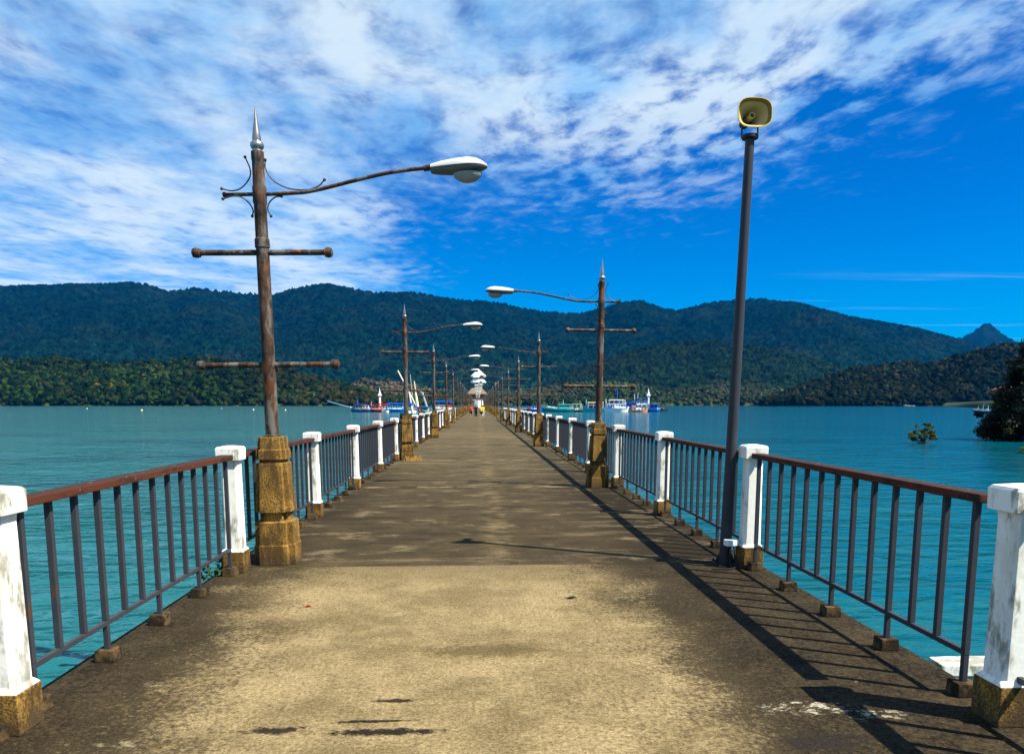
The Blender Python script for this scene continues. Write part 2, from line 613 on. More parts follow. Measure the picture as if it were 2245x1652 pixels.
SUN = Vector((.634, -.32, 1)).normalized()
SUN_EL = math.asin(SUN.z)
SUN_ROT = math.atan2(SUN.x, SUN.y)
SKY_STR = .056
SKY_TINT = (.0005, .40, .98)
SKY_LOW = (.0005, .60, 1.05)
CLOUD_LO = (1.9, 4.4, 7.4)
CLOUD_HI = (5.5, 6.6, 7.4)
world()
sl = bpy.data.lights.new('sun', 'SUN')
sl.energy = 5.0
sl.angle = math.radians(.5)
sl.color = (1.0, .91, .74)
so = bpy.data.objects.new('sun', sl)
COL.objects.link(so)
so.rotation_euler = SUN.to_track_quat('Z', 'Y').to_euler()
so.location = (30, -20, 60)

# ------------------------------------------------------------------ water


def water():
    m, t, b, p = material('bay water')
    n1 = t.noise(t.vec(p, (.7, 1.5, 1), rot=(0, 0, .2)), 1.15, 4, .5, .5)
    n2 = t.noise(t.vec(p, (.7, 1.2, 1), (5, 3, 0), (0, 0, -.3)), .22, 3)
    n3 = t.noise(p, .02, 3)
    n4 = t.noise(t.vec(p, (.5, 1, 1)), .09, 4)
    lf = t.step(t.math('ADD', t.xyz(p)[0], t.math('MULTIPLY', n3, 60)), -20, 70)
    c = t.mix(n3, t.mix(lf, (.007, .088, .090), (.0002, .055, .088)), t.mix(lf, (.014, .118, .110), (.0004, .075, .108)))
    c = t.mix(t.step(n4, .42, .66, 0, .6), c, (.0003, .040, .062))
    t.set(b.inputs['Base Color'], c)
    b.inputs['Roughness'].default_value = .09
    b.inputs['IOR'].default_value = 1.33
    b.inputs['Specular IOR Level'].default_value = .2
    h = t.math('ADD', t.math('MULTIPLY', n1, .6), t.math('MULTIPLY', n2, .9))
    t.set(b.inputs['Normal'], t.node('ShaderNodeBump', Strength=1.0, Distance=.25, Height=h))
    o = npmesh('water', [(-15000, -400, WATER), (15000, -400, WATER), (15000, 16000, WATER), (-15000, 16000, WATER)], [(0, 1, 2, 3)], m)
    kind(o, 'structure')


water()

# ------------------------------------------------------------------ the pier deck
PIER_END = 284.0
mb = MB()
mb.box((.16, (PIER_END - 6) / 2, -.14), (5.14, PIER_END + 6, .28))
deck = kind(mb.build('pier_deck', M_DECK), 'structure')
mb = MB()
for xx in (-1.7, 2.0):
    mb.box((xx, (PIER_END - 6) / 2, -.43), (.35, PIER_END + 5.6, .30))
k = 0
while 3.57 + 6.86 * k < PIER_END:
    mb.box((.16, 3.57 + 6.86 * k, -.47), (4.6, .4, .377))
    for xx in (-1.7, 2.0):
        mb.lathe([(.2, -4.5), (.2, -.66)], 10, (xx, 3.57 + 6.86 * k, 0))
    k += 1
kind(mb.build('pier_substructure', plain('pier pile concrete', (.2, .18, .14))), 'structure')
# the landing stage across the far end
mb = MB()
mb.box((15, PIER_END + 7.2, -.2), (112, 14, .38))
for i in range(23):
    for yy in (PIER_END + 1.2, PIER_END + 12):
        mb.lathe([(.25, -4), (.25, -.4)], 8, (-40 + 5 * i, yy, 0))
kind(mb.build('landing_stage', plain('landing stage concrete', (.24, .2, .15), .9)), 'structure')

# ------------------------------------------------------------------ railing posts
XL, XR = -2.26, 2.60
Y0, SP = 3.57, 3.43
NPOST = 22
ORD = ['nearest', 'second', 'third', 'fourth', 'fifth', 'sixth', 'seventh', 'eighth', 'ninth', 'tenth', 'eleventh', 'twelfth',
       'thirteenth', 'fourteenth', 'fifteenth', 'sixteenth', 'seventeenth', 'eighteenth', 'nineteenth', 'twentieth', 'twenty-first',
       'twenty-second', 'twenty-third', 'twenty-fourth']


def octo(w, ch, z):
    h = w / 2
    c = h - ch
    return [(-c, -h, z), (c, -h, z), (h, -c, z), (h, c, z), (c, h, z), (-c, h, z), (-h, c, z), (-h, -c, z)]


def make_post():
    r = empty('railing_post')
    MB().box((0, 0, .1), (.204, .204, .2)).build('base', M_STONE, r, bevel=.005)
    mb = MB()
    mb.loft([octo(.200, .004, .2005), octo(.186, .012, .214), octo(.166, .022, .228), octo(.152, .020, 1.0), octo(.158, .018, 1.042)])
    mb.build('shaft', M_WHITE, r, bevel=.003)
    mb = MB()
    mb.loft([octo(.204, .003, 1.0425), octo(.208, .003, 1.046), octo(.212, .003, 1.146), octo(.19, .006, 1.162), octo(.08, .01, 1.172)])
    mb.build('cap', M_WHITE, r, bevel=.002)
    return r


post = make_post()
POSTS = {}
for side, X in (('left', XL), ('right', XR)):
    for i in range(NPOST):
        o = post if (side == 'left' and i == 0) else copy_tree(post)
        o.location = (X, Y0 + SP * i - (0.12 if side == 'right' and i == 0 else 0), 0)
        o.rotation_euler.z = (0, PI / 2, PI, -PI / 2)[(i * 3 + (side == 'right')) % 4]
        if i == 0:
            lab = ('nearest white post on the left, cut by the frame edge, ochre foot' if side == 'left' else
                   'nearest white post on the right, streaked with grey mould on a brown foot')
        elif i == 1:
            lab = ('white post just in front of the big left lamp plinth' if side == 'left' else
                   'white post beside the foot of the dark loudspeaker pole')
        else:
            lab = '%s white concrete post along the %s railing, counted from the front' % (ORD[i], side)
        tag(o, lab, 'railing post', 'white posts of the pier railing')

# ------------------------------------------------------------------ railing panels


def make_panel(full=True):
    "runs from y = 0 (post centre) to y = SP"
    r = empty('railing')
    MB().box((0, SP / 2, 1.0725), (.115, SP - .218, .046)).build('top_rail', M_RAIL, r, bevel=.007)
    n = 13
    ys = [.205 + (SP - .37) * i / (n - 1) for i in range(n)]
    MB().box((0, SP / 2 + .02, .235), (.028, SP - .37 + .032, .03)).build('bottom_rail', M_BAL, r, bevel=.003)
    for i, y in enumerate(ys):
        lo = .075 if i % 3 == 0 else .2505
        mb = MB()
        mb.box((0, y, (1.0495 + .2505) / 2), (.032, .032, 1.0495 - .2505))
        if i % 3 == 0:
            mb.box((0, y, (.075 + .2195) / 2), (.030, .030, .2195 - .075))
        b = mb.build('baluster', M_BAL, r, bevel=.003)
        if i % 3 == 0:
            ft = MB().box((0, y, .0375), (.118, .112, .075), top=(.11, .104))
            ft.build('foot_block', M_FOOT, r, bevel=.006)
    return r


def far_panel():
    mb = MB()
    mb.box((0, SP / 2 + .02, .235), (.028, SP - .37 + .032, .03))
    for i in range(13):
        y = .205 + (SP - .37) * i / 12
        mb.box((0, y, (1.0495 + .2505) / 2), (.032, .032, 1.0495 - .2505))
        if i % 3 == 0:
            mb.box((0, y, (.075 + .2195) / 2), (.030, .030, .2195 - .075))
    r = mb.build('railing', M_BAL)
    MB().box((0, SP / 2, 1.0725), (.115, SP - .218, .046)).build('top_rail', M_RAIL, r)
    for i in range(0, 13, 3):
        MB().box((0, .205 + (SP - .37) * i / 12, .0375), (.118, .112, .075)).build('foot_block', M_FOOT, r)
    return r


pan = make_panel()
fpan = far_panel()
first, firstf = True, True
for side, X in (('left', XL), ('right', XR)):
    for i in range(-1, NPOST - 1):
        near = i < 8
        src = pan if near else fpan
        if near and first:
            o, first = pan, False
        elif not near and firstf:
            o, firstf = fpan, False
        else:
            o = copy_tree(src)
        o.location = (X, Y0 + SP * i, 0)
        if i == -1:
            lab = 'railing bay at the %s frame edge, mostly outside the picture' % side
        elif i == 0:
            lab = ('nearest left railing bay, red brown top rail and grey bars over water' if side == 'left' else
                   'nearest right railing bay, its bars casting striped shadows on the deck')
        else:
            lab = '%s railing bay on the %s, grey bars under a brown rail' % (ORD[i], side)
        tag(o, lab, 'railing', 'railing bays between the white posts')

# ------------------------------------------------------------------ street lamps


def notch(w, n, z, wy=None):
    "square with its corners cut out: a cross-shaped ring"
    h = w / 2
    a = h - n
    return [(-a, -h, z), (a, -h, z), (a, -a, z), (h, -a, z), (h, a, z), (a, a, z), (a, h, z), (-a, h, z), (-a, a, z), (-h, a, z), (-h, -a, z), (-a, -a, z)]


def curve(pts, n=6):
    "Catmull-Rom through points"
    P = [Vector(p) for p in pts]
    P = [P[0] * 2 - P[1]] + P + [P[-1] * 2 - P[-2]]
    out = []
    for i in range(1, len(P) - 2):
        for k in range(n):
            t = k / n
            a, b, c, d = P[i - 1:i + 3]
            out.append(.5 * ((2 * b) + (c - a) * t + (2 * a - 5 * b + 4 * c - d) * t * t + (3 * b - a - 3 * c + d) * t ** 3))
    out.append(P[-2])
    return out


def lamp_head(parent, x0, z0, sl):
    "luminaire from x0 outwards along +x, tilted by sl"
    L = .52
    st = [(0, .055, .040, .040), (.05, .062, .050, .046), (.2, .085, .068, .040), (.45, .115, .085, .034), (.66, .128, .092, .028), (.8, .120, .080, .024),
          (.91, .085, .050, .018), (.98, .038, .020, .012), (1.0, .012, .006, .006)]

    def tr(x, y, z):
        return (x0 + x * math.cos(sl) - z * math.sin(sl), y, z0 + x * math.sin(sl) + z * math.cos(sl))
    up, dn = [], []
    for t, w, hu, hd in st:
        x = t * L
        up.append([tr(x, w * .92 * math.cos(a), .004 + .86 * hu * math.sin(a) ** .7 if math.sin(a) > 0 else .004) for a in np.linspace(0, PI, 15)])
        dn.append([tr(x, w * .90 * math.cos(a), -.004 - (.8 * hd + .028 * math.sin(PI * min(t, 1))) * max(math.sin(a), 0) ** .7) for a in np.linspace(0, PI, 15)])
    h = MB().loft(up).build('lamp_head', M_LHEAD, parent, smooth=50)
    MB().loft(dn).build('underside', M_LBODY, h, smooth=50)
    rings = []
    for a in np.linspace(0, PI / 2, 8):
        r = math.cos(a)
        rings.append([tr(.335 + .135 * max(r, .03) * math.cos(b), .092 * max(r, .03) * math.sin(b), -.052 - .084 * math.sin(a)) for b in np.linspace(0, 2 * PI, 21)[:-1]])
    MB().loft(rings).build('glass_bowl', M_BOWL, h, smooth=60)
    return h


def make_lamp():
    r = empty('street_lamp')
    # plinth, from the ground up
    mb = MB()
    W = .062
    mb.loft([notch(.395, .060, 0), notch(.388, .060, .188), notch(.372, .057, .196), notch(.362, .055, .415), notch(.275, .045, .422), notch(.27, .045, .505), notch(.340, .052, .512),
             notch(.285, .038, .985), notch(.23, .03, .99), notch(.23, .03, 1.014), notch(.288, .036, 1.02), notch(.278, .035, 1.11), notch(.25, .030, 1.118), notch(.238, .028, 1.235)])
    mb.build('plinth', M_STONE, r, bevel=.004)
    pr = [(.075, 1.236), (.075, 1.25), (.064, 1.256), (.062, 1.9), (.062, 1.93), (.0605, 2.9), (.060, 3.0), (.068, 3.005), (.068, 3.08), (.058, 3.09), (.057, 3.39), (.064, 3.41), (.064, 3.55),
          (.056, 3.56), (.054, 3.78), (.058, 3.79), (.058, 3.86)]
    MB().lathe(pr, 18).build('pole', M_RUST, r, smooth=40)
    mb = MB()
    mb.lathe([(.046, 3.8605), (.044, 3.88), (.056, 3.892), (.064, 3.915), (.056, 3.94), (.042, 3.952), (.038, 3.955), (.041, 3.975), (.033, 4.03), (.018, 4.13), (.003, 4.26)], 16)
    mb.build('finial', M_STEEL, r, smooth=45)
    for z, L in ((2.96, .60), (1.92, .62)):
        mb = MB()
        mb.tube([(-L, 0, z), (L, 0, z)], .027, 12)
        for s in (-1, 1):
            mb.tube([(s * (L - .02), 0, z), (s * (L + .045), 0, z)], .042, 12)
            mb.ball((s * (L + .012), 0, z), .048, 14, 8)
        mb.build('cross_bar', M_RUST, r, smooth=50)
    za = 3.49
    path = curve([(-.34, 0, za), (.10, 0, za - .005), (.36, 0, za), (.46, 0, za + .008), (.62, 0, za + .036), (.92, 0, za + .100), (1.18, 0, za + .150), (1.38, 0, za + .175), (1.59, 0, za + .190)], 5)
    mb = MB()
    mb.tube(path, .0175, 10)
    mb.tube([(-.345, 0, za), (-.32, 0, za)], .024, 10)
    mb.tube([(1.545, 0, za + .186), (1.612, 0, za + .193)], .027, 10)
    arm = mb.build('arm', M_RUST, r, smooth=50)
    lamp_head(r, 1.612, za + .178, .02)
    for pts in (
            [(-.115, 0, za + .325), (-.075, 0, za + .22), (-.085, 0, za + .14), (-.16, 0, za + .055), (-.25, 0, za + .026), (-.345, 0, za + .045)],
            [(.068, 0, za + .30), (.067, 0, za + .22), (.13, 0, za + .12), (.26, 0, za + .05), (.42, 0, za + .034), (.54, 0, za + .065), (.605, 0, za + .125)],
            [(-.34, 0, za - .045), (-.25, 0, za - .022), (-.17, 0, za - .03), (-.1, 0, za - .085), (-.068, 0, za - .15), (-.078, 0, za - .20)],
            [(.20, 0, za - .022), (.14, 0, za - .032), (.085, 0, za - .08), (.068, 0, za - .14), (.095, 0, za - .20)]):
        mb = MB()
        mb.tube(curve(pts, 5), .0065, 6)
        mb.ball(pts[0], .015, 8, 6)
        mb.ball(pts[-1], .015, 8, 6)
        mb.build('scroll', M_SCROLL, r, smooth=50)
    return r


lamp = make_lamp()
LG = 'rusty street lamps lining both sides of the pier'
for side in ('left', 'right'):
    for k in range(20):
        o = lamp if (side == 'left' and k == 0) else copy_tree(lamp)
        y = (7.43 if side == 'left' else 14.02) + 13.72 * k
        o.location = (-1.975 if side == 'left' else 2.24, y, 0)
        o.rotation_euler = (0, 0, 0 if side == 'left' else PI)
        o.scale.z = 1 if side == 'left' else .975
        if side == 'left' and k == 0:
            lab = 'nearest lamp, a tall rusty mast with cross bars on a big ochre plinth'
            o.rotation_euler = (0, -.012, 0)
            for ch in o.children:
                if ch.name.split('.')[0] in ('arm', 'lamp_head'):
                    ch.rotation_euler.z = -.09
        elif side == 'right' and k == 0:
            lab = 'nearest lamp on the right, rusty mast with its arm reaching left'
            o.rotation_euler = (.0, -.010, PI)
        elif k < 9:
            lab = '%s rusty lamp on the %s side, counted along the pier from the front' % (ORD[k], side)
        else:
            lab = 'far-off lamp crowded into the %s row close to the pavilion' % side
        if k >= 9:
            o.rotation_euler.z += random.uniform(-.03, .03)
        tag(o, lab, 'street lamp', LG)

# ------------------------------------------------------------------ loudspeakers on poles


def srect(w, h, y, n=28, p=3.0):
    "rounded rectangle ring in the xz plane"
    y *= .72 if y > 0 else 1
    w, h = w * 1.03, h * 1.03
    out = []
    for i in range(n):
        a = 2 * PI * i / n
        c, s = math.cos(a), math.sin(a)
        out.append((w / 2 * math.copysign(abs(c) ** (2 / p), c), y, h / 2 * math.copysign(abs(s) ** (2 / p), s)))
    return out


def make_horn():
    r = empty('loudspeaker')
    mb = MB()
    out = [srect(.068, .068, .30, p=2), srect(.085, .08, .22, p=2.2), srect(.14, .12, .13, p=2.6), srect(.22, .18, .05), srect(.29, .235, .0), srect(.31, .252, -.012), srect(.312, .254, -.022)]
    inn = [srect(.298, .240, -.022), srect(.28, .225, .002), srect(.225, .185, .055), srect(.15, .13, .135, p=2.6), srect(.092, .088, .22, p=2.2), srect(.06, .06, .285, p=2)]
    mb.loft(out + inn[:1], cap=False)
    mb.loft(inn, cap=False)
    hb = mb.build('horn', M_HORN, r, smooth=40)
    hb.data.materials.append(M_HORNIN)
    for f in list(hb.data.polygons)[len(out) * 28:]:
        f.material_index = 1
    mb = MB()
    mb.loft([srect(.062, .062, .284, p=2), srect(.058, .058, .16, p=2), srect(.05, .05, .075, p=2), srect(.056, .056, .07, p=2), srect(.056, .056, .062, p=2), srect(.04, .04, .062, p=2), srect(.036, .036, .12, p=2)])
    mb.build('throat_tube', M_HORN, r, smooth=40)
    mb = MB()
    mb.loft([srect(.06, .06, .3005, p=2), srect(.085, .085, .305, p=2), srect(.085, .085, .35, p=2), srect(.06, .06, .36, p=2)])
    mb.build('driver', M_POLE, r, smooth=40)
    mb = MB()
    for s in (-1, 1):
        mb.box((s * .075, .1, -.127), (.006, .03, .10))
    mb.box((0, .1, -.178), (.156, .03, .006))
    mb.build('bracket', M_DKIRON, r)
    return r


def make_speaker_pole():
    r = empty('loudspeaker_pole')
    MB().lathe([(.056, .012), (.054, .6), (.046, 2.4), (.041, 3.935)], 18).build('pole', M_POLE, r, smooth=40)
    mb = MB()
    mb.box((0, 0, .006), (.22, .22, .012))
    for i, j in ((-1, -1), (1, -1), (1, 1), (-1, 1)):
        mb.lathe([(.012, .0125), (.012, .035)], 6, (i * .085, j * .085, 0))
    for a in range(4):
        c, s = math.cos(a * PI / 2), math.sin(a * PI / 2)
        mb.add([(c * .06, s * .06, .013), (c * .105, s * .105, .013), (c * .06, s * .06, .11), (c * .06 - s * .005, s * .06 + c * .005, .013), (c * .105 - s * .005, s * .105 + c * .005, .013), (c * .06 - s * .005, s * .06 + c * .005, .11)],
               [(0, 1, 2), (5, 4, 3), (0, 3, 4, 1), (1, 4, 5, 2), (2, 5, 3, 0)])
    mb.build('base_plate', M_DKIRON, r)
    MB().lathe([(.045, 3.9355), (.072, 3.94), (.074, 3.962), (.072, 3.97)], 18).build('top_plate', M_DKIRON, r, smooth=40)
    return r


sp = make_speaker_pole()
hn = make_horn()
tag(sp, 'nearest dark grey pole carrying a horn, beside the second white post on the right', 'pole', 'loudspeaker poles on the pier')
tag(hn, 'cream rounded horn loudspeaker high on the nearest dark pole', 'loudspeaker', 'horn loudspeakers')
sp.location = (2.405, 7.12, 0)
sp.rotation_euler = (0, .022, 0)
hn.location = (2.405 + .022 * 4.2 + .005, 7.06, 4.14)
hn.rotation_euler = (math.radians(-3), 0, math.radians(2))
sp2, hn2 = copy_tree(sp), copy_tree(hn)
sp2.location = (2.42, 96.5, 0)
sp2.rotation_euler = (0, 0, 0)
hn2.location = (2.40, 96.4, 4.16)
tag(sp2, 'far dark horn pole among the distant lamps on the right', 'pole', 'loudspeaker poles on the pier')
tag(hn2, 'tiny yellowish horn loudspeaker far off among the right lamps', 'loudspeaker', 'horn loudspeakers')

jb = empty('junction_box', (2.405, 6.99, 0))
MB().box((.01, 0, .235), (.115, .085, .06), rz=.2).build('case', plain('pale plastic', (.62, .68, .62), .4), jb, bevel=.01)
mb = MB()
mb.tube(curve([(0, -.01, .205), (-.01, -.05, .1), (.0, -.07, .015), (.05, -.1, .011), (.16, -.12, .011), (.26, -.16, .011), (.30, -.12, .011)], 6), .008, 6)
mb.tube(curve([(.03, -.01, .205), (.05, -.05, .09), (.03, -.09, .012), (-.08, -.14, .011), (-.2, -.13, .011)], 6), .007, 6)
mb.build('cable', M_BLACK, jb)
tag(jb, 'small pale junction box with loose black cables at the speaker pole foot', 'junction box')

# ------------------------------------------------------------------ boats
BOATM = {}


def bcol(n, c):
    if n not in BOATM:
        BOATM[n] = plain('boat ' + n, c, .5)
    return BOATM[n]


BC = dict(blue=(.01, .10, .50), deep=(.005, .05, .28), teal=(.01, .35, .36), green=(.01, .19, .14), mint=(.30, .68, .60), white=(.78, .80, .80), cream=(.75, .70, .50),
          red=(.45, .03, .03), pink=(.50, .22, .22), black=(.012, .012, .014), wood=(.23, .13, .07), sky=(.05, .33, .60), grey=(.3, .33, .33), orange=(.60, .28, .16), navy=(.01, .025, .09),
          lime=(.25, .6, .3), steel=(.09, .19, .33))


def bm_(c):
    return bcol(c, BC[c])


def boat(label, cx, L, B, H, colours, rise=.9, flip=False, y=286.0, cabins=(), canopies=(), masts=(), tyres=0, cat='boat', group='boats moored around the pier end', stern=.25, bowsprit=None, extras=()):
    """cx: centre along x; hull runs along x, bow at +x (or -x when flipped).
    cabins: (x0, x1, z0, z1, colour, roof colour); canopies: (x0, x1, z, colour, post colour, thickness); masts: (x, top, lean, colour, radius)"""
    r = empty('fishing_boat' if cat == 'fishing boat' else 'boat', (cx, y, WATER), PI if flip else 0)
    tag(r, label, cat, group)
    lo, hi, dk = colours
    n = 15

    def sheer(t):
        return H + rise * max(0, (t - .45) / .55) ** 2 + stern * max(0, (.35 - t) / .35) ** 2

    def half(t):
        return B / 2 * (min(1, .72 + t) if t < .28 else 1) * (1 if t < .5 else max(.03, 1 - ((t - .5) / .5) ** 2.2))

    def xx(t, z):
        return -L / 2 + L * t * .94 + (.06 * L * max(0, z / (H + rise)) if t > .6 else 0) * ((t - .6) / .4 if t > .6 else 0)

    def band(f0, f1, flare):
        out = []
        for i in range(n):
            t = i / (n - 1)
            s, h = sheer(t), half(t)
            z0, z1 = -.35 + (s + .35) * f0, -.35 + (s + .35) * f1
            out.append([(xx(t, z0), -h * (.62 + .38 * f0) - flare, z0), (xx(t, z1), -h * (.62 + .38 * f1) - flare, z1), (xx(t, z1), h * (.62 + .38 * f1) + flare, z1), (xx(t, z0), h * (.62 + .38 * f0) + flare, z0)])
        return out
    MB().loft(band(0, .68, 0)).build('hull', bm_(lo), r, smooth=40)
    MB().loft(band(.682, 1, .02)).build('bulwark', bm_(hi), r, smooth=40)
    for x0, x1, z0, z1, c, rc in cabins:
        w = B * .62
        cb = MB().box(((x0 + x1) / 2, 0, (z0 + z1) / 2), (x1 - x0, w, z1 - z0)).build('cabin', bm_(c), r)
        nw = max(1, int((x1 - x0) / .9))
        for k in range(nw):
            wx = x0 + (x1 - x0) * (k + .5) / nw
            MB().box((wx, 0, z0 + (z1 - z0) * .62), ((x1 - x0) / nw * .6, w + .06, (z1 - z0) * .34)).build('window', bm_('navy'), cb)
        MB().box(((x0 + x1) / 2, 0, z1 + .07), (x1 - x0 + .5, w + .5, .13)).build('roof', bm_(rc), cb)
    for x0, x1, z, c, pc, th in canopies:
        w = B * .8
        cn = MB().box(((x0 + x1) / 2, 0, z), (x1 - x0, w, th)).build('canopy', bm_(c), r, bevel=.03)
        k = max(2, int((x1 - x0) / 1.8))
        for i in range(k + 1):
            px = x0 + .12 + (x1 - x0 - .24) * i / k
            for s in (-1, 1):
                MB().box((px, s * w * .46, (H - .2 + z) / 2), (.09, .09, z - H + .2 - th)).build('canopy_post', bm_(pc), cn)
    for x, top, lean, c, rad in masts:
        MB().tube([(x, 0, H * .5), (x + lean, 0, top)], [rad, rad * .6], 8).build('mast', bm_(c), r, smooth=50)
    for k in range(tyres):
        t = (k + .6) / tyres
        mb = MB()
        pts = [(xx(t, H * .5) + .3 * math.cos(a), -half(t) * .93 - .1, sheer(t) * .55 + .3 * math.sin(a)) for a in np.linspace(0, 2 * PI, 13)]
        mb.tube(pts, .1, 6, False)
        mb.build('tyre_fender', bm_('black'), r)
    for (nm, c, bx) in extras:
        mb = MB()
        for q in bx:
            mb.box(q[0], q[1])
        mb.build(nm, bm_(c), r, bevel=.04)
    q = random.Random(label)
    pal = ['white', 'white', 'blue', 'red', 'pink', 'cream', 'orange', 'sky', 'black', 'wood']
    by = {}
    for _ in range(int(L * 1.6)):
        t_ = q.uniform(.12, .86)
        w_ = q.uniform(.18, .6)
        by.setdefault(q.choice(pal), []).append(((xx(t_, H), -half(t_) * q.uniform(.2, .8), sheer(t_) + w_ * q.uniform(.1, .45)), (w_ * q.uniform(.6, 1.6), w_, w_ * q.uniform(.7, 1.5))))
    for c_, bl in by.items():
        for q_ in bl:
            MB().box(*q_).build('deck_gear', bm_(c_), r, bevel=.03)
    if bowsprit:
        p0, p1, c, rad = bowsprit
        MB().tube([p0, p1], [rad, rad * .7], 8).build('boom', bm_(c), r, smooth=50)
    return r


def bx(px, Y):
    return float(at(px, 890, Y)[0])


YB = 278.0
s_ = YB / 1650  # metres per photo pixel at the moorings
fb = 'fishing boat'
# right-hand moorings (photo x in the 2245 px frame)
boat('small blue boat with a pale mast and red bundle, left of the green boat', bx(1173, YB), 6.2, 2.2, 1.0, ('blue', 'blue', 'wood'), 1.0, False, YB, cabins=((-1.2, .8, .9, 2.2, 'white', 'blue'),),
     masts=((1.2, 4.4, .1, 'white', .12),), extras=(('bundle', 'red', (((-2.3, 0, 1.3), (.8, 1.2, .9)),)),))
boat('dark green fishing boat with mint wheelhouse and scalloped white tyres', bx(1222, YB), 12.0, 3.4, 1.3, ('green', 'mint', 'wood'), 1.3, True, YB, cat=fb, cabins=((-4.2, -.6, 1.2, 2.7, 'teal', 'mint'),),
     canopies=((-5.4, -4.4, 2.9, 'lime', 'grey', .1),), masts=((4.6, 5.2, 0, 'green', .08), (-2.2, 4.6, 0, 'mint', .1), (1.6, 4.0, .1, 'grey', .06)), tyres=4,
     extras=(('net_pile', 'white', (((2.6, 0, 1.75), (3.2, 1.6, .6)), ((.6, 0, 1.55), (1.4, 1.5, .4)))), ('tarpaulin', 'black', (((1.2, 0, 2.5), (2.2, 2.0, .7)),))))
boat('low dark launch with a lime canopy beside the green boat', bx(1263, YB + 5), 6.0, 2.2, .7, ('black', 'green', 'wood'), .4, False, YB + 5, canopies=((-1.4, 1.8, 2.9, 'lime', 'cream', .25),),
     extras=(('cargo', 'cream', (((-1.6, 0, 1.2), (.5, .8, 1.0)), ((.6, 0, 1.1), (.7, .9, .9)))), ('crate', 'wood', (((1.7, 0, 1.1), (.8, .9, .9)),))))
boat('turquoise boat with a tall bow and cream awning', bx(1301, YB), 8.4, 3.0, 1.3, ('teal', 'sky', 'wood'), 1.3, True, YB, cat=fb, canopies=((-3.6, 2.2, 3.5, 'cream', 'white', .3),),
     cabins=((-3.0, 1.6, 1.2, 2.3, 'navy', 'grey'),), masts=((2.7, 4.6, 0, 'mint', .14), (4.0, 2.9, .5, 'cream', .16)))
boat('big white boat with two-deck white cabin, right of the nearest right lamp', bx(1352, YB), 9.4, 3.4, 1.3, ('white', 'white', 'wood'), .7, False, YB, cabins=((-3.6, 3.2, 1.3, 2.9, 'white', 'white'),),
     canopies=((-3.0, 2.6, 4.4, 'cream', 'white', .35),), masts=((-4.0, 4.8, 0, 'white', .16), (3.3, 4.6, -.2, 'white', .1)), extras=(('cargo', 'blue', (((-2.6, -1.3, 1.75), (1.6, .5, .8)), ((3.4, 0, 1.9), (1.0, 1.6, .8)))), ('sacks', 'white', (((-.4, -1.4, 1.8), (1.4, .6, .9)), ((1.4, -1.45, 1.6), (1.2, .5, .6))))))
boat('long blue trawler with thick bright blue mast and long blue awning', bx(1385, YB + 6), 12.5, 3.8, 1.5, ('deep', 'sky', 'wood'), 1.0, False, YB + 6, cat=fb, cabins=((-3.8, .8, 1.5, 2.7, 'blue', 'blue'), (1.6, 5.6, 2.6, 4.0, 'white', 'blue')),
     canopies=((-5.6, 1.2, 3.5, 'blue', 'deep', .35), (1.4, 5.9, 5.0, 'deep', 'blue', .3)), masts=((-5.6, 8.9, 0, 'blue', .22), (1.0, 6.8, 0, 'white', .12), (2.2, 7.2, .1, 'white', .10)), extras=(('net_pile', 'pink', (((.4, -1.6, 2.0), (1.6, .7, .7)),)),))
boat('open wooden boat with orange gunwale below the right beacon', bx(1401, YB - 4), 6.8, 2.2, .75, ('orange', 'orange', 'wood'), .8, False, YB - 4, extras=(('cargo', 'white', (((-.2, 0, 1.15), (1.9, 1.1, .7)),)), ('nets', 'wood', (((-2.0, 0, 1.1), (1.4, 1.2, .9)), ((2.0, 0, 1.4), (1.2, 1.2, .9))))))
boat('short blue launch with blue roof at the right end of the moorings', bx(1432, YB + 4), 5.0, 2.4, 1.0, ('blue', 'sky', 'wood'), .5, True, YB + 4, cabins=((-1.4, 1.2, 1.0, 2.6, 'deep', 'blue'),), canopies=((-2.0, 1.6, 3.1, 'sky', 'blue', .15),), masts=((1.8, 5.0, 0, 'white', .3),))
# left-hand moorings
boat('squid boat with a very long blue boom slanting over the water', bx(783, YB), 4.6, 2.6, 1.2, ('deep', 'teal', 'wood'), .6, True, YB, cat=fb, cabins=((-1.6, .6, 1.1, 2.4, 'pink', 'blue'),), canopies=((-1.8, 1.2, 3.0, 'wood', 'navy', .12),),
     masts=((-.2, 4.4, 0, 'blue', .35),), bowsprit=((1.6, 0, 1.3), (10.6, 0, 3.9), 'steel', .28), extras=(('net_pile', 'white', (((2.0, 0, 1.7), (.8, 1.0, .5)),)),))
boat('blue and white fishing boat with crowded deck, next to the squid boat', bx(806, YB), 5.4, 2.6, 1.0, ('deep', 'sky', 'wood'), .8, False, YB, cat=fb, cabins=((-1.8, .4, 1.0, 2.6, 'white', 'blue'),), masts=((1.4, 3.9, .0, 'pink', .2), (.9, 3.6, .1, 'navy', .1)), tyres=2,
     extras=(('net_pile', 'pink', (((-.6, -1.2, 1.3), (2.0, .6, .6)),)), ('drum', 'sky', (((2.1, 0, 1.9), (.5, .6, 1.3)),))))
boat('dull red fishing boat heaped with nets, left of the left beacon', bx(824, YB), 5.6, 2.6, .9, ('navy', 'red', 'wood'), .7, True, YB, cat=fb, cabins=((-1.2, 1.4, .9, 2.3, 'pink', 'red'),), masts=((1.8, 3.4, 0, 'pink', .1),), extras=(('net_pile', 'pink', (((-1.6, -1.0, 1.3), (1.4, .8, .8)), ((.3, -1.3, 1.1), (1.2, .6, .5)))),))
